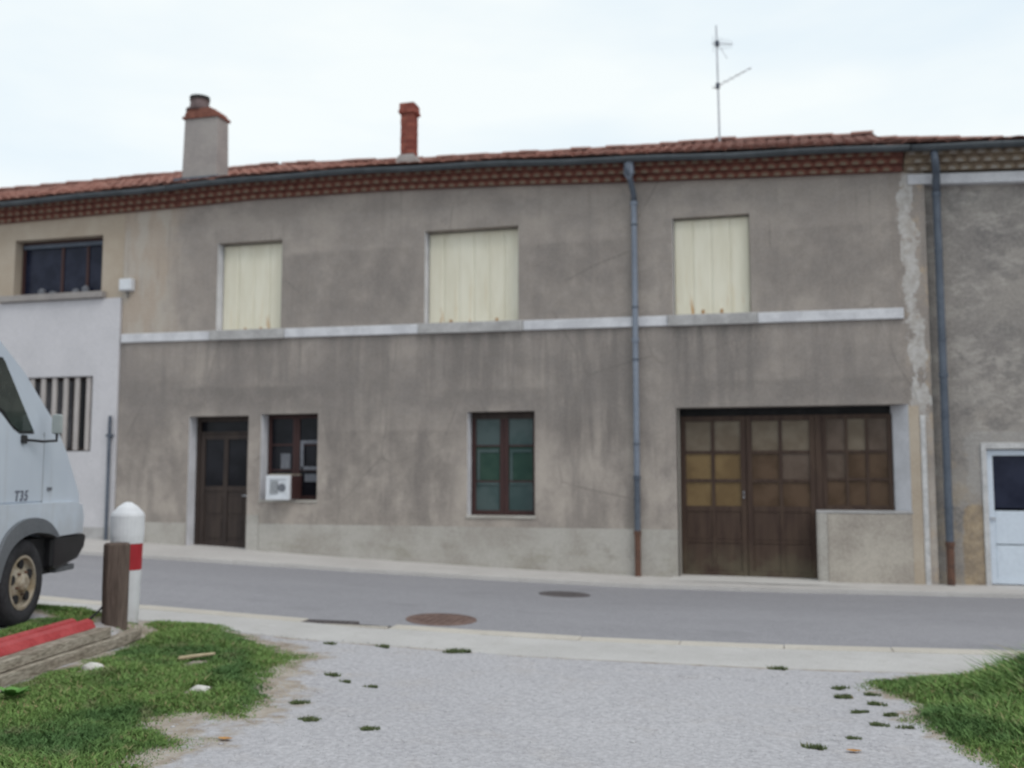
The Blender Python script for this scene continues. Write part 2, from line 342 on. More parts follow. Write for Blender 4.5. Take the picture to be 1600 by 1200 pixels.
M['black'] = simple('black_rubber', (.015, .015, .017), (.028, .028, .030), 3, .7, .1, 30)
M['black_gloss'] = simple('black_plastic', (.012, .012, .014), (.020, .020, .023), 3, .45, .05, 30, spec=.35)
M['tyre'] = simple('tyre_rubber', (.022, .022, .026), (.042, .042, .046), 6, .8, .3, 40)
M['rim'] = simple('dirty_steel_rim', (.26, .20, .12), (.42, .38, .32), 5, .6, .2, 30, metal=.2, spec=.4)
M['text'] = simple('dark_lettering', (.13, .14, .18), (.16, .17, .21), 3, .5, .05)
M['lamp_glass'] = glass('lamp_glass', (.5, .5, .5), (.6, .6, .6), .1)
M['van_glass'] = glass('van_window_glass', (.025, .035, .032), (.055, .068, .060), .06, .6)
M['mirror'] = glass('mirror_glass', (.30, .335, .335), (.38, .41, .41), .1)
M['rust_orange'] = simple('orange_rust', (.36, .20, .09), (.46, .28, .14), 9, .9, .2)
M['bar_grey'] = simple('grey_bar_paint', (.36, .33, .32), (.46, .425, .41), 3, .8, .2, 30, (3, 3, .5))
M['glass_haze'] = glass('dusty_glass', (.055, .053, .062), (.10, .096, .105), .25)
M['leaf'] = simple('dry_leaf', (.36, .17, .05), (.46, .25, .09), 9, .8, .2)
M['stick'] = simple('dry_stick', (.42, .34, .22), (.52, .43, .30), 9, .9, .3)

# ------------------------------------------------------------------ helpers
def thing(name, label, cat, loc, rz=0, group=None):
    o = bpy.data.objects.new(name, None); C.objects.link(o); o.empty_display_size = .2
    o.location = loc; o.rotation_euler = (0, 0, rz); o['label'] = label; o['category'] = cat; o['kind'] = 'thing'
    if group: o['group'] = group
    return o
def tag(o, label, cat, group=None):
    o['label'] = label; o['category'] = cat; o['kind'] = 'thing'
    if group: o['group'] = group
    return o
def put(o, parent, local=False):
    """local: the mesh is in the parent's own axes; otherwise it is in world axes"""
    C.objects.link(o)
    if parent is not None:
        o.parent = parent
        if not local:
            p, m = parent, Vector((0, 0, 0))
            while p is not None:
                if p.type == 'EMPTY': m += Vector(p.location)
                p = p.parent
            if parent.type == 'EMPTY': o.matrix_parent_inverse = Matrix.Translation(-m)
            else: o.matrix_parent_inverse = Matrix.Identity(4)
    return o
def obj(name, bm, mat, parent=None, local=False, smooth=False, bevel=0, kind=None):
    me = bpy.data.meshes.new(name)
    bmesh.ops.recalc_face_normals(bm, faces=bm.faces[:])
    bm.to_mesh(me); bm.free()
    for m in (mat if isinstance(mat, (list, tuple)) else [mat]): me.materials.append(M[m])
    if smooth:
        for p in me.polygons: p.use_smooth = True
    o = bpy.data.objects.new(name, me); put(o, parent, local)
    if bevel:
        b = o.modifiers.new('bevel', 'BEVEL'); b.width = bevel; b.segments = 2; b.limit_method = 'ANGLE'; b.angle_limit = R(40)
    if kind: o['kind'] = kind
    return o
def inst(name, me, loc, parent, rot=None, scale=None, local=False):
    o = bpy.data.objects.new(name, me); o.location = loc
    if rot: o.rotation_euler = rot
    if scale: o.scale = scale
    return put(o, parent, local)
def BM(): return bmesh.new()
def box(bm, x0, x1, y0, y1, z0, z1, mi=0):
    v = [bm.verts.new((x, y, z)) for x in (x0, x1) for y in (y0, y1) for z in (z0, z1)]
    for f in ((0, 1, 3, 2), (4, 6, 7, 5), (0, 4, 5, 1), (2, 3, 7, 6), (0, 2, 6, 4), (1, 5, 7, 3)):
        fc = bm.faces.new([v[i] for i in f]); fc.material_index = mi
    return bm
def B(*a): return box(BM(), *a)
def prism(bm, pts, axis, a, b, mi=0):
    """pts: closed outline in the two other axes, extruded along axis from a to b"""
    def mk(p, t):
        return {'x': (t, p[0], p[1]), 'y': (p[0], t, p[1]), 'z': (p[0], p[1], t)}[axis]
    v0 = [bm.verts.new(mk(p, a)) for p in pts]; v1 = [bm.verts.new(mk(p, b)) for p in pts]
    n = len(pts)
    for f in [bm.faces.new(v0), bm.faces.new(v1[::-1])] + [bm.faces.new((v0[i], v1[i], v1[(i + 1) % n], v0[(i + 1) % n])) for i in range(n)]:
        f.material_index = mi
    return bm
def tube(bm, pts, r, n=8, r2=None):
    pts = [Vector(p) for p in pts]; rings = []
    for i, p in enumerate(pts):
        d = (pts[min(i + 1, len(pts) - 1)] - pts[max(i - 1, 0)]).normalized()
        u = d.cross(Vector((0, 0, 1)) if abs(d.z) < .9 else Vector((0, 1, 0))).normalized(); v = d.cross(u)
        rr = r if r2 is None else r + (r2 - r) * i / (len(pts) - 1)
        rings.append([bm.verts.new(p + rr * (math.cos(2 * math.pi * k / n) * u + math.sin(2 * math.pi * k / n) * v)) for k in range(n)])
    for a, b in zip(rings, rings[1:]):
        for k in range(n): bm.faces.new((a[k], a[(k + 1) % n], b[(k + 1) % n], b[k]))
    bm.faces.new(rings[0][::-1]); bm.faces.new(rings[-1])
    return bm
def lathe(bm, prof, n=24, axis='z', c=(0, 0, 0), caps=(1, 1)):
    rings = []
    for r, h in prof:
        ring = []
        for k in range(n):
            a = 2 * math.pi * k / n; p = (r * math.cos(a), r * math.sin(a))
            q = (p[0], p[1], h) if axis == 'z' else (p[0], h, p[1])
            ring.append(bm.verts.new((q[0] + c[0], q[1] + c[1], q[2] + c[2])))
        rings.append(ring)
    for a, b in zip(rings, rings[1:]):
        for k in range(n): bm.faces.new((a[k], a[(k + 1) % n], b[(k + 1) % n], b[k]))
    if caps[0]: bm.faces.new(rings[0][::-1])
    if caps[1]: bm.faces.new(rings[-1])
    return bm
def interp(K, x):
    if x <= K[0][0]: return K[0][1]
    for (a, b), (c, d) in zip(K, K[1:]):
        if x <= c: return b + (d - b) * (x - a) / (c - a)
    return K[-1][1]
def mesh_np(name, co, faces, mat, parent=None, kind=None, smooth=False):
    me = bpy.data.meshes.new(name); k = faces.shape[1]
    me.vertices.add(len(co)); me.vertices.foreach_set('co', co.astype(np.float32).ravel())
    me.loops.add(faces.size); me.loops.foreach_set('vertex_index', faces.astype(np.int32).ravel())
    me.polygons.add(len(faces)); me.polygons.foreach_set('loop_start', np.arange(0, faces.size, k, dtype=np.int32))
    me.polygons.foreach_set('loop_total', np.full(len(faces), k, dtype=np.int32))
    if smooth: me.polygons.foreach_set('use_smooth', np.ones(len(faces), dtype=bool))
    me.update(calc_edges=True); me.validate(); me.materials.append(M[mat])
    o = bpy.data.objects.new(name, me); put(o, parent)
    if kind: o['kind'] = kind
    return o

# ------------------------------------------------------------------ ground heights (street falls to the right)
ZK = [(-60, 1.9), (-16, .56), (-12.5, .40), (-9.8, .28), (-6.75, .14), (-4.5, .05), (-2.25, -.02), (0, -.04), (2, -.035), (4, -.03), (60, -.10)]
def ZF(x): return interp(ZK, x)
def sm(t): t = min(1, max(0, t)); return t * t * (3 - 2 * t)
def beam_x(y): return -5.79 + (y + 8.35) * (-.30 / 1.98)      # outer face of the timber edging
def G(x, y):
    """yard level: a low terrace is held up behind the timber edging"""
    d = beam_x(y) - .04 - x
    r = .15 * sm(d / .10) + .055 * sm((d - .1) / .45)
    return ZF(x) + r * sm((-7.55 - y) / .75)
FAR = [(-60, -4.6), (-11.1, -2.0), (-7.6, -1.62), (-3.7, -1.32), (-1.6, -1.18), (.7, -1.04), (3.2, -1.0), (60, -1.0)]
NEAR = [(-60, -7.0), (-8.5, -6.47), (-4.6, -6.38), (-2.8, -6.28), (-1.4, -6.22), (.46, -6.07), (2.2, -5.92), (60, -2.6)]
BOT = [(-60, -8.2), (-10, -7.3), (-6.4, -7.33), (-4.6, -7.55), (-2.4, -7.5), (-.1, -7.38), (1.4, -7.25), (60, -5.0)]
FY = lambda x: interp(FAR, x)
NY = lambda x: interp(NEAR, x)
BY = lambda x: interp(BOT, x)
DROP = .045
def road_z(x, y):
    f, n = FY(x), NY(x); t = (y - n) / (f - n)
    return ZF(x) - DROP * sm(t) + .03 * math.sin(math.pi * min(1, max(0, t))) - .012
XS = sorted(set([-60, -45, -32, -24, -20, 20, 28, 40, 60] + [round(-18 + .5 * i, 2) for i in range(73)]))
def strip_sheet(name, mat, ya, yb, zf, n=8, xs=XS):
    co = []; fa = []
    for x in xs:
        a, b = ya(x), yb(x)
        for j in range(n + 1):
            y = a + (b - a) * j / n; co.append((x, y, zf(x, y)))
    for i in range(len(xs) - 1):
        for j in range(n): k = i * (n + 1) + j; fa.append((k, k + n + 1, k + n + 2, k + 1))
    o = mesh_np(name, np.array(co), np.array(fa), mat, smooth=True); o['kind'] = 'structure'; return o
# wide sheet to the horizon
gx = [-900, -300, -120, -60, -30, 0, 30, 60, 120, 300, 900]
bm = BM(); vv = [[bm.verts.new((x, y, -.55 - .0008 * abs(x))) for y in (-900, -300, -100, -40, 0, 40, 100, 300, 900)] for x in gx]
for i in range(len(gx) - 1):
    for j in range(8): bm.faces.new((vv[i][j], vv[i + 1][j], vv[i + 1][j + 1], vv[i][j + 1]))
obj('ground', bm, 'earth', kind='structure')
strip_sheet('road', 'asphalt', lambda x: NY(x) - .02, lambda x: FY(x) + .03, road_z, 12)
pv = strip_sheet('pavement', 'pavement', FY, lambda x: .35, lambda x, y: ZF(x), 4)
# vertical kerb face of the far pavement
co = []; fa = []
for i, x in enumerate(XS):
    co += [(x, FY(x), ZF(x)), (x, FY(x), ZF(x) - .2)]
    if i: k = 2 * i; fa.append((k - 2, k, k + 1, k - 1))
o = mesh_np('pavement_edge', np.array(co), np.array(fa), 'pavement', pv)
strip_sheet('verge', 'strip', lambda x: BY(x) - .12, lambda x: NY(x) - .22, lambda x, y: ZF(x), 5)
bm = BM(); ap = [(-1.66, .3, .02), (.58, .3, .02), (.62, -.02, .015), (1.05, -.30, .006), (1.0, -.55, .004), (-1.75, -.55, .004), (-1.70, -.02, .015)]
bm.faces.new([bm.verts.new((a, b, ZF(a) + c)) for a, b, c in ap]); obj('apron', bm, 'apron', kind='structure')
# kerb stones along the near edge of the road, each a stone of its own
ks = bpy.data.objects.new('kerb', None); C.objects.link(ks); ks['kind'] = 'structure'
x = -16.0; 
while x < 6:
    ln = 1.0; a, b = x + .003, x + ln - .003; m_ = BM()
    h = .008 + random.uniform(-.003, .004)
    p = [(a, NY(a) - .235), (b, NY(b) - .235), (b, NY(b)), (a, NY(a))]
    vt = [m_.verts.new((q[0], q[1], ZF(q[0]) + h)) for q in p]; vb = [m_.verts.new((q[0], q[1], ZF(q[0]) - .15)) for q in p]
    m_.faces.new(vt)
    for i in range(4): m_.faces.new((vt[i], vb[i], vb[(i + 1) % 4], vt[(i + 1) % 4]))
    if not (-5.15 < x + .5 < -4.2): obj('kerb_stone', m_, 'kerb', ks, bevel=.008)
    else: m_.free(); obj('kerb_stone', B(a, b, NY(x) - .245, NY(x) - .19, ZF(x) - .2, ZF(x + .5) + .006), 'kerb', ks)
    x += ln
# gravel yard with the terrace
xs = sorted(set([-60, -40, -25, 20, 40, 60] + [round(-14 + .15 * i, 3) for i in range(150)] + [round(-6.4 + .05 * i, 3) for i in range(26)]))
ys = sorted(set([-60, -40, -25] + [round(-18 + .15 * i, 3) for i in range(66)] + [round(-8.5 + .15 * i, 3) for i in range(7)]))
co = []; fa = []
for X in xs:
    yb = BY(X)
    for Y in ys + ['a', 'b', None]:
        y = yb if Y is None else (yb - .09 if Y == 'a' else (yb - .04 if Y == 'b' else min(Y, yb - .10)))
        co.append((X, y, G(X, y) + .006 + .012 * math.sin(X * 1.7 + y * .9) * math.sin(y * 2.1 - X * .6) * (1 if y < -8 else 0)))
n_ = len(ys) + 3
for i in range(len(xs) - 1):
    for j in range(n_ - 1): k = i * n_ + j; fa.append((k, k + n_, k + n_ + 1, k + 1))
yard = o = mesh_np('gravel_yard', np.array(co), np.array(fa), 'gravel', smooth=True); o['kind'] = 'structure'
def GY(x, y): return G(x, y) + .006 + .012 * math.sin(x * 1.7 + y * .9) * math.sin(y * 2.1 - x * .6) * (1 if y < -8 else 0)

# ------------------------------------------------------------------ the houses
CZ = [(-30, 6.60), (-15.2, 6.70), (-11.06, 6.75), (-9.4, 6.79), (-6.8, 6.76), (-4.5, 6.68), (-2.28, 6.575), (-.2, 6.49), (1.8, 6.42), (3.6, 6.33), (6, 6.26), (16, 6.2)]
RZ = [(-30, 8.70), (-18.9, 8.76), (-13.8, 8.80), (-11.0, 8.79), (-7.7, 8.63), (-2.7, 8.49), (-.97, 8.48), (1.6, 8.35)]
RZR = [(1.6, 8.27), (4.7, 7.99), (7, 7.9), (16, 7.8)]
cz = lambda x: interp(CZ, x)

def wall_mesh(x0, x1, y, holes, depth, ztop, zbot=-.5, step=.5):
    """front face with openings and their reveals; holes: (x0, x1, z0, z1)"""
    bm = BM()
    X = sorted(set([x0, x1] + [h[k] for h in holes for k in (0, 1)])); 
    fx = []
    for a, b in zip(X, X[1:]):
        n = max(1, int((b - a) / step)); fx += [a + (b - a) * i / n for i in range(n)]
    fx.append(X[-1])
    Z = sorted(set([zbot, 99] + [h[k] for h in holes for k in (2, 3)]))
    V = {}
    def vt(i, j):
        if (i, j) not in V: V[i, j] = bm.verts.new((fx[i], y, ztop(fx[i]) if Z[j] == 99 else Z[j]))
        return V[i, j]
    for i in range(len(fx) - 1):
        for j in range(len(Z) - 1):
            mx_, mz = (fx[i] + fx[i + 1]) / 2, (Z[j] + min(Z[j + 1], 7)) / 2
            if any(h[0] < mx_ < h[1] and h[2] < mz < h[3] for h in holes): continue
            bm.faces.new((vt(i, j), vt(i + 1, j), vt(i + 1, j + 1), vt(i, j + 1)))
    return bm
def reveal(parent, x0, x1, z0, z1, y, d, mats=('white_paint', 'wall', 'sill_stone'), splay=0, t=.03):
    """lining of an opening: left/right jamb, head, sill"""
    bm = BM()
    def q(pts, mi):
        f = bm.faces.new([bm.verts.new(p) for p in pts]); f.material_index = mi
    q([(x0, y, z0), (x0, y + d, z0), (x0, y + d, z1), (x0, y, z1)], 0)
    q([(x1, y, z0), (x1 - splay, y + d, z0), (x1 - splay, y + d, z1), (x1, y, z1)], 0)
    q([(x0, y, z1), (x1, y, z1), (x1 - splay, y + d, z1), (x0, y + d, z1)], 1)
    q([(x0, y, z0), (x1, y, z0), (x1 - splay, y + d, z0), (x0, y + d, z0)], 2)
    return obj('reveal', bm, list(mats), parent)

def build_cornice(parent, x0, x1, y, fill, ring, pitch=.186):
    """three stepped rows of clay tile ends, each tile an object of its own"""
    xs_ = [x0 + (x1 - x0) * i / max(1, round((x1 - x0) / .8)) for i in range(max(1, round((x1 - x0) / .8)) + 1)]
    bm = BM(); rings = []
    for x in xs_:
        z = cz(x); p = [(y + .02, z)]
        for k in range(3): p += [(y - .085 - .1 * k, z + .095 * k), (y - .085 - .1 * k, z + .095 * (k + 1))]
        p += [(y + .02, z + .285)]
        rings.append([bm.verts.new((x, a, b)) for a, b in p])
    for a, b in zip(rings, rings[1:]):
        for k in range(len(a)): bm.faces.new((a[k], b[k], b[(k + 1) % len(a)], a[(k + 1) % len(a)]))
    bm.faces.new(rings[0][::-1]); bm.faces.new(rings[-1])
    obj('cornice', bm, ring + '_dark' if ring == 'tile' else ring, parent)
    me = bpy.data.meshes.new('cornice_tile'); bm = BM(); N = 8
    ro, ri = .091, .056
    for (r0, r1, ya, mi) in ((ri, ro, -.028, 0), (0, ri, -.012, 1)):
        pa = [(math.cos(math.pi * i / N), math.sin(math.pi * i / N)) for i in range(N + 1)]
        for i in range(N):
            (c0, s0), (c1, s1) = pa[i], pa[i + 1]
            if r0:
                f = bm.faces.new([bm.verts.new(p) for p in ((r0 * c0, ya, r0 * s0), (r1 * c0, ya, r1 * s0), (r1 * c1, ya, r1 * s1), (r0 * c1, ya, r0 * s1))])
                f2 = bm.faces.new([bm.verts.new(p) for p in ((r1 * c0, ya, r1 * s0), (r1 * c0, .1, r1 * s0), (r1 * c1, .1, r1 * s1), (r1 * c1, ya, r1 * s1))])
                f3 = bm.faces.new([bm.verts.new(p) for p in ((r0 * c0, ya, r0 * s0), (r0 * c0, -.012, r0 * s0), (r0 * c1, -.012, r0 * s1), (r0 * c1, ya, r0 * s1))])
                for f_ in (f, f2, f3): f_.material_index = mi
            else:
                f = bm.faces.new([bm.verts.new(p) for p in ((0, ya, 0), (r1 * c0, ya, r1 * s0), (r1 * c1, ya, r1 * s1))]); f.material_index = mi
    bm.to_mesh(me); bm.free()
    me.materials.append(M[ring]); me.materials.append(M[fill])
    x = x0 + pitch / 2; i = 0
    while x < x1 - pitch / 2:
        for k in range(3):
            xx = x + (pitch / 2 if k % 2 else 0)
            if xx > x1 - .05: continue
            inst('cornice_tile', me, (xx + random.uniform(-.008, .008), y - .085 - .1 * k + random.uniform(-.006, .006), cz(xx) + .095 * k + .003), parent, (0, random.uniform(-.05, .05), 0))
        x += pitch
def build_gutter(parent, x0, x1, y, mat='zinc_dark'):
    bm = BM(); xs_ = [x0 + (x1 - x0) * i / 24 for i in range(25)]; rings = []
    for x in xs_:
        zc = cz(x) + .30 + .01 * math.sin(x * 2.3); ring = []
        for k in range(9):
            a = math.pi + math.pi * k / 8; ring.append((y - .42 + .072 * math.cos(a), zc + .085 * math.sin(a)))
        ring += [(y - .42 + .06 * math.cos(a), zc + .072 * math.sin(a)) for a in [2 * math.pi - math.pi * k / 8 for k in range(9)]]
        rings.append([bm.verts.new((x, p, q)) for p, q in ring])
    for a, b in zip(rings, rings[1:]):
        for k in range(len(a)): bm.faces.new((a[k], b[k], b[(k + 1) % len(a)], a[(k + 1) % len(a)]))
    bm.faces.new(rings[0][::-1]); bm.faces.new(rings[-1])
    g = obj('gutter', bm, mat, parent, smooth=True)
    for i in range(int((x1 - x0) / .9)):
        x = x0 + .4 + i * .9; zc = cz(x) + .30
        bm = BM(); tube(bm, [(x, y - .42 + .082 * math.cos(a), zc + .095 * math.sin(a)) for a in [math.pi + math.pi * k / 6 for k in range(7)]], .007, 4)
        obj('bracket', bm, mat, g)
def build_roof(parent, x0, x1, y, ridge, yr=4.0):
    """rows of round clay tiles as real geometry, one joined skin, with single ridge tiles"""
    co = []; fa = []
    rows = 14; cols = int(round((x1 - x0) / .21)); pw = (x1 - x0) / cols; N = 5
    def srf(x, t):
        ze = cz(x) + .335; zr = interp(ridge, x); return y - .44 + (yr - (y - .44)) * t, ze + (zr - ze) * t - .05 * math.sin(math.pi * t)
    for side in (0, 1):
        for r in range(rows if side == 0 else 1):
            for c in range(cols):
                xc = x0 + pw * (c + .5); j = random.uniform(-.012, .012); dz = random.uniform(-.008, .010)
                t0, t1 = (r / rows - (.012 if r else 0), (r + 1) / rows + .02) if side == 0 else (0, 1)
                b0 = len(co)
                for t, lift, wd in ((t0, .014, 1.0), (t1, .002, .9)):
                    if side == 0: yy, zz = srf(xc, t)
                    else: yy, zz = yr + 4.4 * t, interp(ridge, xc) - 1.6 * t
                    if r == 0 and t == t0: yy -= random.uniform(0, .03)
                    for k in range(N + 1):
                        a = math.pi * k / N
                        co.append((xc + j - math.cos(a) * pw * .52 * wd, yy, zz + dz * .6 + lift + math.sin(a) * .034 * wd))
                for k in range(N): fa.append((b0 + k, b0 + k + 1, b0 + N + 2 + k, b0 + N + 1 + k))
                fa += [(b0, b0 + 1, b0 + 2, b0 + 3), (b0, b0 + 3, b0 + 4, b0 + 5)]
    # under-layer so that no gaps show
    nseg = 30; b0 = len(co)
    for i in range(nseg + 1):
        x = x0 + (x1 - x0) * i / nseg
        for t in (0, .33, .66, 1):
            yy, zz = srf(x, t); co.append((x, yy, zz))
        co.append((x, yr + 4.4, interp(ridge, x) - 1.6))
    for i in range(nseg):
        for k in range(4): q = b0 + i * 5 + k; fa.append((q, q + 5, q + 6, q + 1))
    mesh_np('roof_tiles', np.array(co), np.array(fa), 'roof', parent, kind='stuff')
    bm = BM(); N = 6
    for k in range(N):
        a0, a1 = math.pi * k / N, math.pi * (k + 1) / N
        bm.faces.new([bm.verts.new(p) for p in ((-.21, -math.cos(a0) * .12, math.sin(a0) * .085), (.21, -math.cos(a0) * .105, math.sin(a0) * .07), (.21, -math.cos(a1) * .105, math.sin(a1) * .07), (-.21, -math.cos(a1) * .12, math.sin(a1) * .085))])
    me = bpy.data.meshes.new('ridge_tile'); bm.to_mesh(me); bm.free(); me.materials.append(M['roof'])
    n = int((x1 - x0) / .38)
    for i in range(n):
        x = x0 + .2 + i * .38
        inst('ridge_tile', me, (x, yr, interp(ridge, x) + .01 + random.uniform(-.012, .02)), parent, (0, random.uniform(-.03, .03), 0))

# ---- main house
H1 = thing('terraced_house', 'long two-storey grey roughcast house with cream shutters, brown garage door and white string course', 'house', (-5, 4, 0), 0, 'houses in the terrace')
holes = [(-10.70, -9.46, .25, 2.72), (-9.2, -8.06, 1.17, 2.74), (-5.22, -4.02, .93, 2.72), (-1.60, .57, -.5, 2.73), (.57, 1.95, 1.07, 2.73),
         (-10.19, -8.85, 4.29, 6.0), (-6.03, -4.31, 4.28, 5.97), (-1.64, -.39, 4.26, 5.91)]
wtop = lambda x: cz(x) + .27
obj('wall', wall_mesh(-12.25, 2.3, 0, holes, .25, wtop), 'wall', H1)
bm = BM(); box(bm, -12.25, 2.3, 7.9, 8.2, -.5, 6.9); box(bm, -12.25, -12.1, .5, 7.9, -.5, 7.0); box(bm, 2.16, 2.3, .5, 7.9, -.5, 6.5); obj('rear_wall', bm, 'cement', H1)
bm = BM(); box(bm, -12.0, 2.1, .55, .60, -.5, 6.4); obj('dark_interior', bm, 'dark_gap', H1)
for h, d, sp in zip(holes, (.26, .27, .24, .3, .34, .22, .22, .14), (0,) * 4 + (.22,) + (0,) * 3):
    if h[0] == -1.60: # garage: left jamb and head only, right side is the low wall end
        bm = BM(); box(bm, -1.62, -1.598, .0, .34, -.5, 2.73); obj('reveal', bm, 'plinth', H1)
        bm = BM(); box(bm, -1.6, 1.95, .002, .36, 2.728, 2.75); obj('garage_lintel', bm, 'wall', H1)
    elif h[0] == .57:
        bm = BM()
        bm.faces.new([bm.verts.new(p) for p in ((1.95, 0, 1.07), (1.72, .34, 1.07), (1.72, .34, 2.73), (1.95, 0, 2.73))]); obj('reveal', bm, 'white_paint', H1)
        bm = BM(); box(bm, .545, 1.97, -.02, .34, 1.035, 1.072); obj('window_sill', bm, 'sill_stone', H1, bevel=.008)
        bm = BM(); box(bm, .545, .572, -.012, .33, -.5, 1.034); obj('wall_end', bm, 'plinth', H1, bevel=.012)
        bm = BM(); box(bm, .573, .70, -.014, 0, -.5, 1.034); obj('wall_end', bm, 'plinth', H1, bevel=.01)
    else: reveal(H1, *h, 0, d)
# plinth, proud of the wall, between the doors
for a, b, z in ((-12.25, -10.72, .74), (-9.2, -1.62, .74)):
    bm = BM(); box(bm, a, b, -.014, .02, -.5, z); obj('plinth', bm, 'plinth_main', H1)
for a, b, t in ((-9.455, -9.21, .9),):
    bm = BM(); box(bm, a, b, -.012, .02, -.5, t if a > -10 else 2.75); obj('door_surround', bm, 'plinth' if a > -10 else 'cement', H1)
for a, b in ((.71, 1.95),):
    bm = BM(); box(bm, a, b, -.010, .02, -.5, 1.03); obj('garage_low_wall', bm, 'low_wall', H1)
# string course: painted lengths between sill stones
cur = -12.22
def band_z(x): return 4.20 - .007 * (x + 5.2)
for h in holes[5:] + [(1.93, 9, 0, 0)]:
    a, b = cur, (h[0] - .10 if h[0] < 1 else 1.93)
    bm = BM(); prism(bm, [(a, band_z(a) - .085), (b, band_z(b) - .085), (b, band_z(b) + .085), (a, band_z(a) + .085)], 'y', -.055, .02); obj('string_course', bm, 'band_paint', H1, bevel=.01)
    if h[0] < 1:
        a, b = h[0] - .096, h[1] + .096
        bm = BM(); prism(bm, [(a, band_z(a) - .095), (b, band_z(b) - .095), (b, band_z(b) + .09), (a, band_z(a) + .09)], 'y', -.085, .2); obj('window_sill', bm, 'sill_stone', H1, bevel=.012)
        cur = b + .004
# ground floor window sills
for h in (holes[1], holes[2]):
    bm = BM(); box(bm, h[0] - .02, h[1] + .02, -.025, .24, h[2] - .045, h[2] + .004); obj('window_sill', bm, 'plinth', H1, bevel=.01)
# folding metal shutters
for h, d, nl in ((holes[5], .2, 4), (holes[6], .2, 6), (holes[7], .13, 4)):
    a, b, z0, z1 = h; wd = (b - a - .03) / nl
    sh = bpy.data.objects.new('shutter', None); sh.location = (0, 0, 0); C.objects.link(sh); sh.parent = H1; sh.matrix_parent_inverse = Matrix.Translation(-Vector(H1.location))
    for i in range(nl):
        x = a + .015 + i * wd; bm = BM(); yo = d + (.006 if i % 2 else 0)
        prism(bm, [(x + .001, yo + .02), (x + .001, yo), (x + .03, yo - .010), (x + wd - .03, yo - .010), (x + wd - .001, yo), (x + wd - .001, yo + .02)], 'z', z0 + .015, z1 - .035)
        o = obj('shutter_leaf', bm, 'shutter', None); o.parent = sh
        if i in (1, nl - 2):
            bm = BM(); box(bm, x + wd / 2 - .02, x + wd / 2 + .02, yo - .03, yo - .012, z0 + .02, z0 + .10); o = obj('latch', bm, 'rust_orange', None); o.parent = sh
    bm = BM(); box(bm, a, b, d + .04, d + .06, z0, z1); o = obj('shutter_backing', bm, 'shutter', None); o.parent = sh

def framed(parent, name, x0, x1, z0, z1, y, cols, rows, fw, bw, fmat, panemats, depth=.05, rail=None):
    """a sash: frame as one part, glazing bars, and every pane a piece of its own. cols/rows: edges as fractions"""
    bm = BM()
    box(bm, x0, x0 + fw, y, y + depth, z0, z1); box(bm, x1 - fw, x1, y, y + depth, z0, z1)
    box(bm, x0 + fw, x1 - fw, y, y + depth, z0, z0 + fw); box(bm, x0 + fw, x1 - fw, y, y + depth, z1 - fw, z1)
    fr = obj(name, bm, fmat, parent, bevel=.004)
    xe = [x0 + fw + (x1 - x0 - 2 * fw) * c for c in cols]; ze = [z0 + fw + (z1 - z0 - 2 * fw) * r for r in rows]
    for c in xe[1:-1]:
        bm = BM(); box(bm, c - bw / 2, c + bw / 2, y + .006, y + depth - .006, z0 + fw, z1 - fw); o = obj('glazing_bar', bm, fmat); o.parent = fr
    for r in ze[1:-1]:
        for i in range(len(xe) - 1):
            bm = BM(); box(bm, xe[i] + (bw / 2 if i else 0), xe[i + 1] - (bw / 2 if i < len(xe) - 2 else 0), y + .010, y + depth - .010, r - bw / 2, r + bw / 2); o = obj('glazing_bar', bm, fmat); o.parent = fr
    for j in range(len(ze) - 1):
        for i in range(len(xe) - 1):
            bm = BM(); box(bm, xe[i] + (bw / 2 if i else 0), xe[i + 1] - (bw / 2 if i < len(xe) - 2 else 0), y + depth * .55, y + depth * .55 + .006, ze[j] + (bw / 2 if j else 0), ze[j + 1] - (bw / 2 if j < len(ze) - 2 else 0))
            o = obj('pane', bm, panemats[j][i]); o.parent = fr
    return fr
# entrance door with transom light
y = .25
bm = BM(); box(bm, -10.69, -10.62, y, y + .08, .25, 2.72); box(bm, -9.53, -9.47, y, y + .08, .25, 2.72); box(bm, -10.62, -9.53, y, y + .08, 2.63, 2.72); box(bm, -10.62, -9.53, y, y + .08, 2.40, 2.44)
df = obj('door_frame', bm, 'brown_wood', H1, bevel=.005)
bm = BM(); box(bm, -10.62, -9.53, y + .07, y + .076, 2.44, 2.63); o = obj('pane', bm, 'glass_dark'); o.parent = df
dr = framed(H1, 'door', -10.615, -9.535, .27, 2.395, y + .02, [0, .5, 1], [0, .52, 1], .10, .09, 'brown_wood', [['brown_wood'] * 2, ['glass_dark'] * 2])
for a, b in ((-10.44, -10.14), (-10.01, -9.71)):
    for z0, z1 in ((.45, .80), (.90, 1.22)):
        bm = BM(); box(bm, a, b, y + .035, y + .05, z0, z1); o = obj('door_panel', bm, 'brown_wood', bevel=.012); o.parent = dr
bm = BM(); tube(bm, [(-9.585, y + .02, 1.24), (-9.585, y - .03, 1.24), (-9.68, y - .03, 1.24)], .010, 6); o = obj('handle', bm, 'alu'); o.parent = dr
bm = BM(); box(bm, -10.72, -9.45, -.03, .27, ZF(-10) - .3, .27); obj('doorstep', bm, 'sill_stone', H1, bevel=.012)
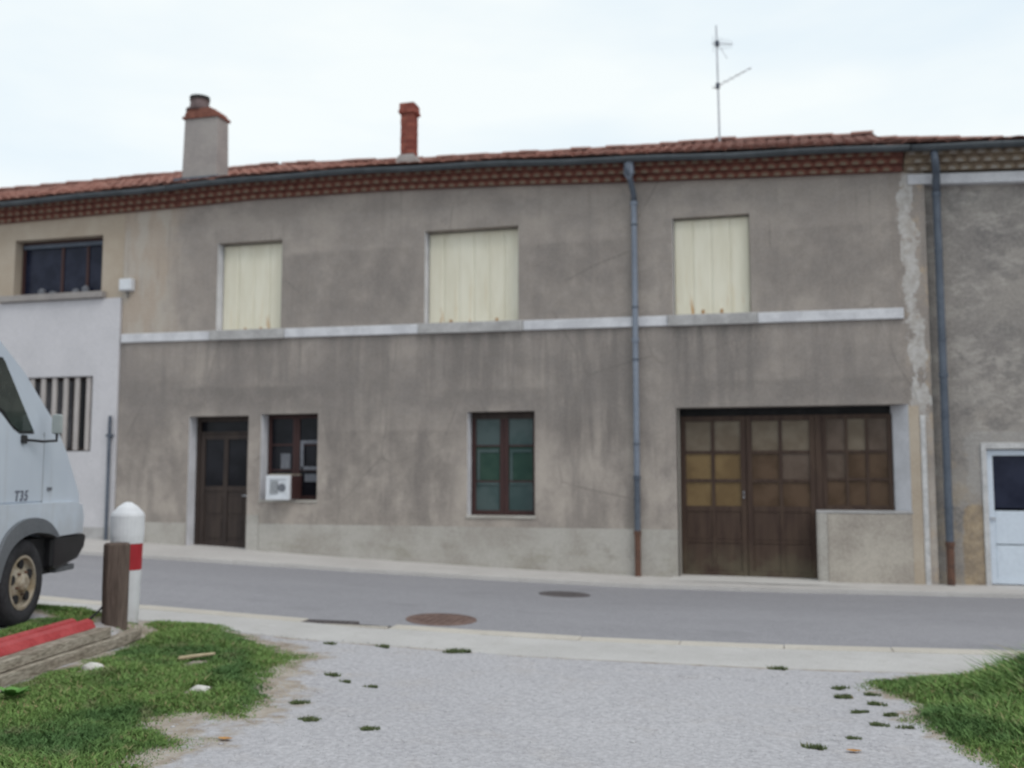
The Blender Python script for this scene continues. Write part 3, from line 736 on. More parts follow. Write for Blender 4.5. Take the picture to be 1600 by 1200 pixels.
# left ground floor window
y = .26
w1 = framed(H1, 'window', -9.19, -8.62, 1.18, 2.73, y, [0, 1], [0, .33, .66, 1], .065, .03, 'red_wood', [['glass_dark']] * 3)
w1b = framed(H1, 'window', -8.615, -8.07, 1.18, 2.73, y, [0, 1], [0, .33, .66, 1], .065, .03, 'red_wood', [['glass_dark']] * 3)
bm = BM(); box(bm, -8.5, -8.13, y - .02, y + .0, 1.72, 1.78); box(bm, -8.52, -8.46, y - .02, y, 1.72, 2.26); box(bm, -8.46, -8.13, y - .02, y, 2.20, 2.26); o = obj('pane_surround', bm, 'blue_grey'); o.parent = w1b
bm = BM(); box(bm, -8.93, -8.74, y + .012, y + .02, 1.74, 2.02); o = obj('blue_grey', bm, 'blue_grey'); o.parent = w1  # pale bluish reflection on the pane, built as a coloured slab
bm = BM(); box(bm, -8.44, -8.15, y + .012, y + .02, 1.50, 1.64); o = obj('blue_grey', bm, 'blue_grey'); o.parent = w1b  # second slab of the painted reflection in this window
# middle ground floor window: teal panes, green middle lights
y = .22
for a, b in ((-5.21, -4.622), (-4.618, -4.03)):
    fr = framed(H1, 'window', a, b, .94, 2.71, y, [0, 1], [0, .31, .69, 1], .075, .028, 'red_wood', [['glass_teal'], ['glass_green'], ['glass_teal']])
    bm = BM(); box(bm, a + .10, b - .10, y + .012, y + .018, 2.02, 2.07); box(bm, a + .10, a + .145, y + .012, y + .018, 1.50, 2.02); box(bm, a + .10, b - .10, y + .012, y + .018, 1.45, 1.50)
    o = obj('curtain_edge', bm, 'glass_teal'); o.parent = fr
bm = BM(); box(bm, -5.21, -4.03, y - .008, y + .05, 2.60, 2.712); obj('window_head_shade', bm, 'brown_wood', H1)  # dark strip standing in for the shade under the window head
# garage: two leaves with six lights each and boarded foot, then a fixed nine-light window
y = .28
pm1 = [['glass_amber', 'glass_amber'], ['glass_amber', 'glass_amber'], ['glass_grey', 'glass_grey']]
pm2 = [['glass_brown', 'glass_brown'], ['glass_brown', 'glass_plum'], ['glass_grey', 'glass_grey']]
for a, b, pm in ((-1.59, -.53, pm1), (-.52, .555, pm2)):
    lf = framed(H1, 'garage_leaf', a, b, ZF(0) + .02, 2.60, y, [0, .5, 1], [.40, .60, .79, 1], .085, .05, 'garage', pm, .06)
    bm = BM(); box(bm, a + .085, b - .085, y + .012, y + .05, 1.03, 1.12); o = obj('lock_rail', bm, 'garage', bevel=.004); o.parent = lf
    for z0_, z1_ in ((ZF(0) + .10, .52), (.575, 1.03)):
        bm = BM(); box(bm, a + .085, b - .085, y + .022, y + .05, z0_, z1_); o = obj('panel', bm, 'garage', bevel=.006); o.parent = lf
    bm = BM(); box(bm, a + .085, b - .085, y + .012, y + .05, .522, .573); o = obj('middle_rail', bm, 'garage', bevel=.003); o.parent = lf
    if b < 0:
        bm = BM(); tube(bm, [(b - .045, y, 1.36), (b - .045, y - .05, 1.36), (b - .045, y - .05, 1.26), (b - .045, y, 1.26)], .011, 6); o = obj('handle', bm, 'alu'); o.parent = lf
bm = BM(); box(bm, -1.595, 1.74, y + .10, y + .14, 2.55, 2.727); obj('garage_head_shade', bm, 'black', H1)  # black strip in place of the deep shade under the lintel
bm = BM(); box(bm, .56, .66, y - .005, y + .08, 1.073, 2.60); obj('garage_post', bm, 'garage', H1)
pm3 = [['glass_brown'] * 3, ['glass_plum', 'glass_brown', 'glass_brown'], ['glass_plum', 'glass_grey', 'glass_plum']]
framed(H1, 'window', .662, 1.73, 1.075, 2.60, y + .01, [0, .333, .667, 1], [0, .30, .62, 1], .07, .04, 'garage', pm3, .06)

build_cornice(H1, -11.0, 1.98, 0, 'mortar', 'tile')
build_gutter(H1, -11.05, 2.05, 0)
build_roof(H1, -11.0, 1.98, 0, RZ)
# downpipe in three kinds of pipe
def downpipe(parent, x, y, ztop, zs, mats, r=.050):
    bm = BM(); tube(bm, [(x - .06, y - .42, ztop + .22), (x - .05, y - .42, ztop + .08), (x - .02, y - .30, ztop - .06), (x, y - .12, ztop - .22), (x, y - .09, ztop - .34)], r, 10)
    p = obj('downpipe', bm, 'zinc_dull', parent, smooth=True)
    zz = [ztop - .34] + zs
    for a, b, m in zip(zz, zz[1:], mats):
        bm = BM(); lathe(bm, [(r, b), (r, a)], 12, 'z', (x, y - .09, 0)); o = obj('pipe_length', bm, m, smooth=False); o.parent = p
        bm = BM(); lathe(bm, [(r + .012, a - .07), (r + .012, a)], 12, 'z', (x, y - .09, 0)); o = obj('pipe_socket', bm, m); o.parent = p
        k = b + .5
        while k < a - .3:
            bm = BM(); lathe(bm, [(r + .008, k), (r + .008, k + .03)], 12, 'z', (x, y - .09, 0)); box(bm, x - .012, x + .012, y - .06, y + .01, k + .003, k + .027); o = obj('pipe_clip', bm, 'zinc_dull'); o.parent = p; k += 1.4
    return p
dp = downpipe(H1, -2.27, 0, 6.56, [3.9, 1.62, .72, -.03], ['zinc', 'zinc', 'zinc_dull', 'pipe_rust'])
bm = BM(); lathe(bm, [(.03, 6.52), (.09, 6.62), (.085, 6.80)], 10, 'z', (-2.31, -.36, 0)); o = obj('hopper', bm, 'zinc'); o.parent = dp
# big rendered chimney with clay cap slab and pot
ch = bpy.data.objects.new('chimney', None); C.objects.link(ch); ch.parent = H1; ch.matrix_parent_inverse = Matrix.Translation(-Vector(H1.location))
def cpart(nm, bm, mat, par, **k): o = obj(nm, bm, mat, None, **k); o.parent = par; return o
bm = BM(); v = []
for z, g in ((6.9, .03), (7.55, .02), (8.72, 0)): v.append([bm.verts.new(p) for p in ((-11.36 - g, .55 - g, z), (-10.62 + g, .55 - g, z), (-10.62 + g, .95 + g, z), (-11.36 - g, .95 + g, z))])
for a, b in zip(v, v[1:]):
    for k in range(4): bm.faces.new((a[k], a[(k + 1) % 4], b[(k + 1) % 4], b[k]))
cpart('chimney_shaft', bm, 'cement', ch, bevel=.01)
cpart('chimney_flashing', B(-11.45, -10.45, .35, .548, 7.28, 7.46), 'zinc_dull', ch)
for k in range(5): 
    cpart('cap_tile', B(-11.40 + k * .164, -11.40 + (k + 1) * .164 - .008, .51, .99, 8.722, 8.77 + random.uniform(0, .01)), 'tile', ch, bevel=.006)
bm = BM(); prism(bm, [(-11.37, 8.785), (-10.63, 8.785), (-10.66, 8.86), (-10.80, 8.93), (-11.25, 8.93), (-11.35, 8.86)], 'y', .54, .96); cpart('chimney_cap', bm, 'tile', ch, bevel=.012)
bm = BM(); lathe(bm, [(.26, 8.92), (.27, 8.955), (.20, 8.975), (.185, 9.12), (.20, 9.15)], 18, 'z', (-11.16, .75, 0)); cpart('chimney_pot', bm, 'soot', ch, smooth=False)
bm = BM(); lathe(bm, [(.15, 9.151), (.20, 9.17), (.20, 9.23), (.10, 9.25)], 18, 'z', (-11.16, .75, 0)); cpart('pot_hood', bm, 'soot_dark', ch)
# thin red brick chimney
cb = bpy.data.objects.new('chimney', None); C.objects.link(cb); cb.parent = H1; cb.matrix_parent_inverse = Matrix.Translation(-Vector(H1.location))
cx, cy, hw = -6.62, .70, .13
bm = BM(); box(bm, cx - hw + .012, cx + hw - .012, cy - hw + .012, cy + hw - .012, 7.1, 8.62); cpart('chimney_core', bm, 'mortar', cb)
bm = BM(); box(bm, -.5, .5, -.5, .5, -.5, .5); me_b = bpy.data.meshes.new('brick'); bm.to_mesh(me_b); bm.free(); me_b.materials.append(M['brick'])
def brick(c, s):
    o = bpy.data.objects.new('brick', me_b); o.location = c; o.scale = s; C.objects.link(o); o.parent = cb
zc_ = 7.42; k = 0
while zc_ < 8.60:
    top = zc_ > 8.44; e = .035 if 8.44 < zc_ < 8.50 else (.022 if top else 0); a = hw + e
    l, t = 2 * a, .055; j = lambda: random.uniform(-.003, .003)
    w2 = .10 + (.03 if k % 2 else 0)
    for sy in (-1, 1):
        spl = (l / 2 if k % 2 == 0 else l * .33)
        brick((cx - a + spl / 2 + j(), cy + sy * (a - .05) + j(), zc_), (spl - .008, .10, t)); brick((cx - a + (spl + l) / 2 + j(), cy + sy * (a - .05) + j(), zc_), (l - spl - .008, .10, t))
    for sx in (-1, 1): brick((cx + sx * (a - .05) + j(), cy + j(), zc_), (.10, l - .208, t))
    zc_ += .064; k += 1
bm = BM(); lathe(bm, [(.29, 7.2), (.27, 7.50), (.23, 7.58), (.185, 7.62)], 4, 'z', (0, 0, 0)); bmesh.ops.rotate(bm, verts=bm.verts[:], cent=(0, 0, 0), matrix=Matrix.Rotation(R(45), 3, 'Z')); bmesh.ops.translate(bm, verts=bm.verts[:], vec=(cx, cy, 0)); cpart('chimney_foot', bm, 'cement', cb)

# ---- strips at the right end of the main house
bm = BM(); box(bm, 1.952, 2.10, -.004, .01, -.5, 2.70); obj('sandy_strip', bm, 'wall_left', H1)
bm = BM(); box(bm, 2.115, 2.19, -.014, .01, -.5, 2.55); obj('white_strip', bm, 'patch_white', H1, bevel=.008)

# ---- left house
H2 = thing('terraced_house', 'left-hand house in sandy render with white roughcast ground floor and barred window', 'house', (-18, 4, .4), 0, 'houses in the terrace')
hl = [(-14.80, -12.74, 5.19, 6.33)]
obj('wall', wall_mesh(-26, -12.253, 0, hl, .25, wtop, 4.9), 'wall_left', H2)
hw_ = [(-14.42, -12.82, 2.08, 3.54)]
bm = wall_mesh(-26, -12.26, -.045, hw_, .25, lambda x: 5.05); obj('lower_wall', bm, 'white_render', H2)
bm = BM(); bm.faces.new([bm.verts.new(p) for p in ((-12.26, -.045, -.5), (-12.26, .05, -.5), (-12.26, .05, 5.05), (-12.26, -.045, 5.05))]); bm.faces.new([bm.verts.new(p) for p in ((-26, -.045, 5.05), (-12.26, -.045, 5.05), (-12.26, .05, 5.05), (-26, .05, 5.05))]); obj('render_edge', bm, 'white_render', H2)
bm = BM(); box(bm, -26, -12.26, -.06, -.047, -.5, ZF(-14) + .16); obj('plinth', bm, 'sill_stone', H2)
bm = BM(); box(bm, -26, -12.26, 7.9, 8.2, -.5, 6.9); box(bm, -26, -25.8, .1, 7.9, -.5, 7.0); obj('rear_wall', bm, 'cement', H2)
bm = BM(); box(bm, -25.7, -12.4, .55, .6, -.5, 6.4); obj('dark_interior', bm, 'dark_gap', H2)
reveal(H2, *hl[0], 0, .25, ('wall_left', 'wall_left', 'sill_stone')); reveal(H2, *hw_[0], -.045, .2, ('white_render',) * 3)
bm = BM(); box(bm, -15.05, -12.62, -.14, .22, 5.06, 5.188); obj('window_sill', bm, 'cement', H2, bevel=.012)
framed(H2, 'window', -14.79, -12.75, 5.195, 6.32, .2, [0, .47, .78, 1], [0, 1], .07, .06, 'red_wood', [['glass_blue'] * 3])
bm = BM(); box(bm, -14.75, -12.8, .17, .198, 6.18, 6.26); obj('blind_box', bm, 'zinc_dull', H2)
for (xs_, z), wh in zip((((-14.35, -14.12), .15), ((-14.06, -13.9), .09), ((-13.5, -13.36), .11), ((-13.3, -13.12), .16)), ('tall pale pot, leftmost on the sill of the dark upper window', 'lowest pale pot on the upper window sill, second from the left', 'small pale pot on the upper sill, next to the rightmost pot', 'tall pale pot, rightmost on the sill of the dark upper window')):
    bm = BM(); lathe(bm, [(.03, 5.20), (.07, 5.22), (.075, 5.20 + z * .7), (.03, 5.20 + z)], 8, 'z', ((xs_[0] + xs_[1]) / 2, .14, 0)); 
    tag(obj('flower_pot', bm, 'blue_grey'), wh, 'pot', 'pots on the upper window sill')
framed(H2, 'window', -14.41, -12.83, 2.09, 3.53, .12, [0, .34, .67, 1], [0, 1], .06, .05, 'brown_wood', [['glass_haze', 'glass_haze', 'glass_dark']])
for i in range(6):
    x = -14.25 + i * .262; bm = BM(); box(bm, x - .050, x + .050, -.01, .03, 2.10, 3.52); obj('window_bar', bm, 'bar_grey', H2, bevel=.005)
build_cornice(H2, -20, -11.005, 0, 'mortar', 'tile'); build_gutter(H2, -26, -11.06, 0); build_roof(H2, -26, -11.005, 0, RZ)
bm = BM(); tube(bm, [(-12.36, -.10, 2.75), (-12.36, -.10, ZF(-12.3) - .05)], .032, 8); obj('corner_tube', bm, 'zinc_dull', H2)  # thin grey tube along the dark right edge of the white wall
bm = BM(); box(bm, -12.42, -12.30, -.13, -.04, 2.35, 2.40); obj('pipe_clip', bm, 'zinc_dull', H2)

# ---- right house
yR = .12
H3 = thing('terraced_house', 'right-hand house with blotchy bare stone render, white half-glazed door and rusty pipe foot', 'house', (8, 4, 0), 0, 'houses in the terrace')
hr = [(3.06, 4.10, -.5, 2.02)]
obj('wall', wall_mesh(2.303, 14, yR, hr, .2, wtop), 'wall_right', H3)
bm = BM(); box(bm, 2.303, 14, 7.9, 8.2, -.5, 6.4); box(bm, 13.8, 14, .3, 7.9, -.5, 6.3); obj('rear_wall', bm, 'cement', H3)
bm = BM(); box(bm, 2.5, 13.5, .65, .7, -.5, 6.0); obj('dark_interior', bm, 'dark_gap', H3)
build_cornice(H3, 2.0, 8, .02, 'mortar_pale', 'mortar', .2); build_gutter(H3, 2.06, 14, .02); build_roof(H3, 1.985, 14, .02, RZR)
bm = BM(); xs_ = [2.06, 3, 4, 6, 9, 14]
for a, b in zip(xs_, xs_[1:]):
    za, zb = cz(a) - .13, cz(b) - .13; prism(bm, [(a, za - .075), (b, zb - .075), (b, zb + .085), (a, za + .085)], 'y', -.03, yR + .02)
obj('fascia_band', bm, 'band_paint', H3)
reveal(H3, *hr[0], yR, .14, ('white_paint', 'white_paint', 'white_paint'))
bm = BM(); box(bm, 2.98, 3.055, yR - .02, yR + .1, -.5, 2.12); box(bm, 3.055, 4.10, yR - .02, yR + .1, 2.025, 2.12); box(bm, 4.105, 4.18, yR - .02, yR + .1, -.5, 2.12); obj('door_surround', bm, 'patch_white', H3, bevel=.008)
dr = framed(H3, 'door', 3.065, 4.095, ZF(3.5) + .015, 2.01, yR + .06, [0, 1], [.57, 1], .085, .05, 'door_white', [['glass_blue']])
for k in range(2):
    bm = BM(); box(bm, 3.15, 4.01, yR + .068, yR + .10, .06 + k * .52, .055 + (k + 1) * .52 - .01); o = obj('door_panel', bm, 'door_white', bevel=.012); o.parent = dr
bm = BM(); box(bm, 3.09, 3.16, yR + .03, yR + .06, .95, .99); o = obj('handle', bm, 'alu'); o.parent = dr
downpipe(H3, 2.47, .06, 6.38, [3.2, .62, -.03], ['zinc_dull', 'zinc_dull', 'pipe_rust'], .058)

# ------------------------------------------------------------------ things on the facade
ub = thing('junction_box', 'small square white box high on the wall left of the first cream shutter', 'utility box', (-12.12, -.05, 5.28))
obj('box_body', B(-12.25, -11.98, -.13, -.003, 5.17, 5.40), 'plastic_white', ub, bevel=.015)
obj('box_lid', B(-12.235, -11.995, -.142, -.131, 5.185, 5.385), 'plastic_white', ub, bevel=.006)
bm = BM(); tube(bm, [(-12.12, -.03, 5.17), (-12.12, -.03, 5.05)], .014, 6); obj('cable', bm, 'plastic_grey', ub)
ac = thing('flue_box', 'white box with a dark grille fixed in front of the left ground-floor window', 'wall unit', (-8.75, -.15, 1.4))
obj('casing', B(-8.93, -8.47, -.255, .17, 1.18, 1.62), 'plastic_white', ac, bevel=.02)
obj('side_board', B(-8.469, -8.445, -.20, .17, 1.19, 1.61), 'red_wood', ac)
obj('top_board', B(-8.91, -8.46, -.19, .17, 1.621, 1.645), 'sleeper', ac)
bm = BM(); box(bm, -8.93, -8.47, -.275, -.257, 1.18, 1.25); box(bm, -8.93, -8.47, -.275, -.257, 1.55, 1.62); box(bm, -8.93, -8.86, -.275, -.257, 1.25, 1.55); box(bm, -8.54, -8.47, -.275, -.257, 1.25, 1.55); obj('front_frame', bm, 'plastic_white', ac, bevel=.006)
obj('grille', B(-8.84, -8.70, -.268, -.257, 1.29, 1.52), 'plastic_grey', ac)
for k in range(5): obj('grille_slat', B(-8.835, -8.705, -.274, -.2685, 1.305 + k * .045, 1.318 + k * .045), 'plastic_white', ac)
bm = BM(); lathe(bm, [(.075, -.266), (.075, -.257)], 14, 'y', (-8.62, 0, 1.40)); obj('outlet', bm, 'blue_grey', ac)
# tv antenna on the ridge
an = thing('tv_antenna', 'tall thin television mast with two small aerials standing on the roof ridge', 'antenna', (-1.03, 3.8, 8.4))
bm = BM(); tube(bm, [(-1.03, 3.8, 8.2), (-1.06, 3.8, 10.9)], .022, 8, .016); obj('mast', bm, 'alu', an)
def yagi(c, d, ln, el, vertical, nm):
    bm = BM(); c = Vector(c); d = Vector(d).normalized(); tube(bm, [c - d * .12, c + d * ln], .010, 5); b_ = obj('boom', bm, 'alu', an)
    for i in range(7):
        p = c + d * (-.08 + (ln + .04) * i / 6); s = el * (1 - .08 * i); u = Vector((0, 0, 1)) if vertical else d.cross(Vector((0, 0, 1))).normalized()
        bm = BM(); tube(bm, [p - u * s, p + u * s], .005, 4); o = obj('element', bm, 'alu'); o.parent = b_
    bm = BM(); box(bm, c.x - .04, c.x + .04, c.y - .04, c.y + .04, c.z - .05, c.z + .05); obj('clamp', bm, 'zinc_dull', an)
yagi((-1.05, 3.78, 9.60), (.62, -.35, .14), .80, .10, False, 'low')
yagi((-1.05, 3.78, 10.5), (.55, .25, .02), .35, .17, True, 'high')
bm = BM(); tube(bm, [(-.98, 3.78, 10.4), (-.84, 3.70, 10.12)], .007, 5); obj('stay', bm, 'alu', an)

# ------------------------------------------------------------------ street ironwork
def cover(x, y, r, mat, label, nm='manhole_cover'):
    z = road_z(x, y); o = thing(nm, label, 'manhole cover', (x, y, z))
    bm = BM(); n = 28
    a_ = [(math.cos(2 * math.pi * k / n), math.sin(2 * math.pi * k / n)) for k in range(n)]
    zz = lambda px, py: road_z(px, py)
    def ring(rr, dz): return [bm.verts.new((x + rr * c, y + rr * s, zz(x + rr * c, y + rr * s) + dz)) for c, s in a_]
    r0, r1, r2 = ring(r, .000), ring(r * .99, .008), ring(r * .88, .008)
    for p, q in ((r0, r1), (r1, r2)):
        for k in range(n): bm.faces.new((p[k], p[(k + 1) % n], q[(k + 1) % n], q[k]))
    obj('cover_frame', bm, mat, o)
    bm = BM(); r3 = ring(r * .865, .006); bm.faces.new(r3); obj('cover_plate', bm, mat, o)
    for i in range(-3, 4):
        for j in range(-3, 4):
            if i * i + j * j < 12:
                px, py = x + i * r * .22, y + j * r * .22; bm = BM(); box(bm, px - r * .07, px + r * .07, py - r * .07, py + r * .07, zz(px, py) + .004, zz(px, py) + .012); obj('stud', bm, mat, o)
    return o
cover(-3.70, -5.75, .40, 'rust_iron', 'rusty round manhole cover in the road near the kerb')
cover(-2.93, -2.75, .36, 'dark_iron', 'dark round manhole cover in the road near the far pavement')
gx0, gx1 = -5.02, -4.42; zg = ZF(-4.7) + .006
gr_ = thing('drain_grate', 'dark iron drain grate let into the near kerb', 'drain', (-4.72, -6.37, zg))
bm = BM(); ya, yb_ = NY(-4.7) - .185, NY(-4.7) + .01
box(bm, gx0, gx1, ya, ya + .03, zg - .05, zg); box(bm, gx0, gx1, yb_ - .03, yb_, zg - .05, zg); box(bm, gx0, gx0 + .03, ya + .03, yb_ - .03, zg - .05, zg); box(bm, gx1 - .03, gx1, ya + .03, yb_ - .03, zg - .05, zg); obj('grate_frame', bm, 'dark_iron', gr_)
for k in range(9): obj('grate_bar', B(gx0 + .05 + k * .058, gx0 + .078 + k * .058, ya + .03, yb_ - .03, zg - .04, zg - .004), 'dark_iron', gr_)
obj('grate_sump', B(gx0 + .02, gx1 - .02, ya + .02, yb_ - .02, zg - .12, zg - .06), 'dark_gap', gr_)

# ------------------------------------------------------------------ posts, sleepers, rail
wp = thing('marker_post', 'white post with a pointed top and a red band, behind the brown post', 'post', (-6.2, -7.95, ZF(-6.2)))
zb = ZF(-6.2)
def ring_part(nm, prof, mat, sm_=True): 
    bm = BM(); lathe(bm, prof, 28, 'z', (-6.2, -7.95, 0)); return obj(nm, bm, mat, wp, smooth=False)
ring_part('post_shaft', [(.118, zb - .3), (.128, zb + .1), (.143, .715)], 'post_white')
ring_part('red_band', [(.1435, .716), (.148, .97)], 'post_red')
ring_part('post_head', [(.150, .971), (.158, 1.05), (.158, 1.24), (.148, 1.265), (.095, 1.325), (.035, 1.368), (.008, 1.372)], 'post_white')
dp_ = tag(obj('timber_post', lathe(BM(), [(.112, .0), (.112, .25), (.118, .6), (.116, .99), (.105, 1.005)], 16, 'z', (-6.0, -8.37, 0)), 'post_wood'), 'dark brown weathered timber post in front of the white and red post', 'post')
me = dp_.data
for v_ in me.vertices: v_.co.x += random.uniform(-.005, .005); v_.co.y += random.uniform(-.005, .005)
def beam(a, b, w_, h_, z0a, z0b, nm):
    """squared timber from a to b, outer lower edge on the line"""
    a, b = Vector((a[0], a[1], 0)), Vector((b[0], b[1], 0)); d = (b - a).normalized(); nrm = Vector((-d.y, d.x, 0))
    bm = BM(); n = 24; rings = []
    for i in range(n + 1):
        p = a + (b - a) * i / n; z = z0a + (z0b - z0a) * i / n; j = lambda: random.uniform(-.006, .006)
        rings.append([bm.verts.new(q) for q in ((p.x + j(), p.y, z + j()), (p.x + j(), p.y, z + h_ + j()), (p.x + nrm.x * w_ + j(), p.y + nrm.y * w_, z + h_ + j()), (p.x + nrm.x * w_ + j(), p.y + nrm.y * w_, z + j()))])
    for q, r in zip(rings, rings[1:]):
        for k in range(4): bm.faces.new((q[k], q[(k + 1) % 4], r[(k + 1) % 4], r[k]))
    bm.faces.new(rings[0][::-1]); bm.faces.new(rings[-1])
    return obj(nm, bm, 'sleeper', bevel=.012)
bt = lambda y, off=0: (beam_x(y) - off, y)
tag(beam(bt(-13.6), bt(-8.22), .16, .10, .085, .10, 'timber_sleeper'), 'lower grey timber sleeper lying on the soil beside the grass', 'timber', 'sleepers of the edging')
tag(beam(bt(-13.6, .035), bt(-8.72, .035), .14, .085, .178, .203, 'timber_sleeper'), 'upper timber sleeper with a brown cut end, laid on the lower one', 'timber', 'sleepers of the edging')
# red steel rail of W section, lying behind the sleepers
ra, rb_ = Vector((beam_x(-13.5) - .185, -13.5, .255)), Vector((beam_x(-8.72) - .20, -8.72, .285))
d = (rb_ - ra).normalized(); nr = Vector((-d.y, d.x, 0)).normalized()
prof = [(0, 0), (.03, .055), (.075, .075), (.11, .06), (.135, .022), (.165, .022), (.19, .06), (.225, .075), (.27, .055), (.30, 0)]
prof2 = [(p, q - .012) for p, q in prof[::-1]]
bm = BM(); r_ = []
for p in (ra, rb_): r_.append([bm.verts.new(p + nr * u + Vector((0, 0, v))) for u, v in prof + prof2])
n = len(r_[0])
for k in range(n): bm.faces.new((r_[0][k], r_[0][(k + 1) % n], r_[1][(k + 1) % n], r_[1][k]))
bm.faces.new(r_[0]); bm.faces.new(r_[1][::-1])
tag(obj('steel_rail', bm, 'rail_red'), 'red ribbed steel rail lying along the top of the sleepers', 'rail')
tag(obj('cable', tube(BM(), [(-6.02, -8.74, .33), (-6.04, -8.66, .35), (-6.06, -8.55, .38), (-6.08, -8.45, .42)], .010, 6), 'black'), 'short black cable from the red rail to the timber post', 'cable')

# ------------------------------------------------------------------ van (own axes: +x ahead, y to its left, z up)
VX, VY = -6.40, -9.11; VZ = G(VX, VY)
PH = R(105)
V = thing('delivery_van', 'white delivery van with grey wheel arches and black bumper, cut off at the left edge', 'van', (VX, VY, VZ - .005), PH)
def vp(nm, bm, mat, par=None, **k):
    o = obj(nm, bm, mat, None, **k); o.parent = par or V; return o
W_ = 1.96
def chk(p, k=2):
    for _ in range(k):
        q = [p[0]]
        for (a, b), (c, d) in zip(p, p[1:]): q += [(a * .75 + c * .25, b * .75 + d * .25), (a * .25 + c * .75, b * .25 + d * .75)]
        p = q + [p[-1]]
    return p
arch = [(.50, .74), (.44, .84), (.28, .90), (.05, .915), (-.2, .88), (-.40, .76), (-.50, .58), (-.53, .42)]
rarch = [(-2.42, .42), (-2.45, .62), (-2.60, .80), (-2.85, .90), (-3.05, .90), (-3.28, .80), (-3.42, .62), (-3.45, .42)]
arch, rarch = chk(arch), chk(rarch)
body = [(1.10, .74), (1.13, .91), (1.08, 1.13), (.78, 1.53), (.50, 1.80), (-.11, 2.21), (-.57, 2.44), (-.9, 2.52), (-1.6, 2.55), (-4.25, 2.55), (-4.32, 2.4), (-4.34, .5), (-4.30, .42)] + rarch[::-1] + arch[::-1]
bm = BM(); prism(bm, body, 'y', 0, W_)
o = vp('body', bm, 'van_paint'); b = o.modifiers.new('b', 'BEVEL'); b.width = .055; b.segments = 4; b.limit_method = 'ANGLE'; b.angle_limit = R(35)
for f in o.data.polygons: f.use_smooth = True
o.modifiers.new('n', 'WEIGHTED_NORMAL')
# black innards and floor
vp('underbody', B(-4.2, .45, .12, W_ - .12, .30, .60), 'black'); vp('wheel_well', B(-.48, .95, .05, W_ - .05, .40, .735), 'black')
# lower wing, standing proud with a rounded ledge
low = [(1.115, .745), (1.135, .90), (1.09, 1.02), (.9, 1.055), (-.95, 1.07), (-.95, .45), (-.53, .45)] + arch[::-1][1:]
for y0, y1 in ((-.035, .02), (W_ - .02, W_ + .035)):
    bm = BM(); prism(bm, low, 'y', y0, y1); vp('front_wing', bm, 'van_paint', bevel=.02)
out_a = [(.56, .735), (.50, .80), (.33, .90), (.07, .945), (-.22, .915), (-.45, .80), (-.55, .62), (-.58, .43)]
in_a = [(.50, .735), (.42, .765), (.27, .79), (.05, .805), (-.18, .77), (-.36, .68), (-.46, .54), (-.50, .43)]
for y0, y1 in ((-.065, .06), (W_ - .06, W_ + .065)):
    bm = BM(); prism(bm, chk(out_a) + chk(in_a)[::-1], 'y', y0, y1); vp('wheel_arch', bm, 'van_grey', bevel=.015)
bump = [(.50, .735), (1.215, .735), (1.225, .69), (1.19, .60), (1.05, .50), (.62, .43), (.50, .45)]
bm = BM(); prism(bm, bump, 'y', -.03, W_ + .03); bb = vp('bumper', bm, 'black_gloss', bevel=.03)
vp('skirt', B(.62, 1.02, -.01, .3, .40, .455), 'van_grey', bb, bevel=.012)
# cab door and its window
door = [(.285, 1.075), (.285, 1.66), (.17, 1.81), (-.16, 2.07), (-.60, 2.32), (-.95, 2.42), (-.95, 1.075)]
win = [(.06, 1.70), (-.20, 1.69), (-.32, 1.73), (-.48, 1.85), (-.58, 1.88), (-.90, 1.88), (-.90, 2.27), (-.50, 2.27)]
def grow(p, d):
    cx_ = sum(a for a, b in p) / len(p); cz_ = sum(b for a, b in p) / len(p)
    return [(a + d * (1 if a > cx_ else -1), b + d * (1 if b > cz_ else -1)) for a, b in p]
for s in (0, 1):
    Y = lambda a, b: (-b, -a) if s == 0 else (W_ + a, W_ + b)
    bm = BM(); prism(bm, door, 'y', *Y(-.02, .010)); dd = vp('cab_door', bm, 'van_paint', bevel=.008)
    bm = BM(); prism(bm, grow(win, .022), 'y', *Y(.0, .014)); vp('window_rubber', bm, 'black', dd)
    bm = BM(); prism(bm, win, 'y', *Y(.0, .018)); vp('side_window', bm, 'van_glass', dd)
    bm = BM(); prism(bm, [(.288, 1.06), (.300, 1.06), (.300, 1.70), (.288, 1.68)], 'y', *Y(-.01, .004)); vp('door_gap', bm, 'plastic_grey', dd)
    bm = BM(); box(bm, -.87, -.72, *Y(.0, .035), 1.42, 1.46); vp('door_handle', bm, 'black', dd)
    bm = BM(); box(bm, .39, .47, *Y(-.01, .012), 1.17, 1.20); vp('side_repeater', bm, 'blue_grey')
    # mirror on a black arm
    yo = -.15 if s == 0 else W_ + .15
    y1 = -.01 if s == 0 else W_ + .01
    bm = BM(); box(bm, -.16, -.08, min(y1, y1 + (yo - y1) * .2), max(y1, y1 + (yo - y1) * .2), 1.585, 1.66); mm = vp('mirror_arm', bm, 'black', bevel=.01)
    bm = BM(); tube(bm, [(-.12, y1, 1.62), (.1, (y1 + yo) / 2, 1.61), (.22, yo, 1.62), (.22, yo, 1.69)], .013, 6); vp('mirror_stay', bm, 'black', mm)
    bm = BM(); box(bm, .20, .25, yo - .045, yo + .045, 1.68, 1.86); vp('mirror_housing', bm, 'mirror', mm, bevel=.02)
    bm = BM(); box(bm, .192, .199, yo - .036, yo + .036, 1.69, 1.85); vp('mirror_glass', bm, 'mirror', mm)
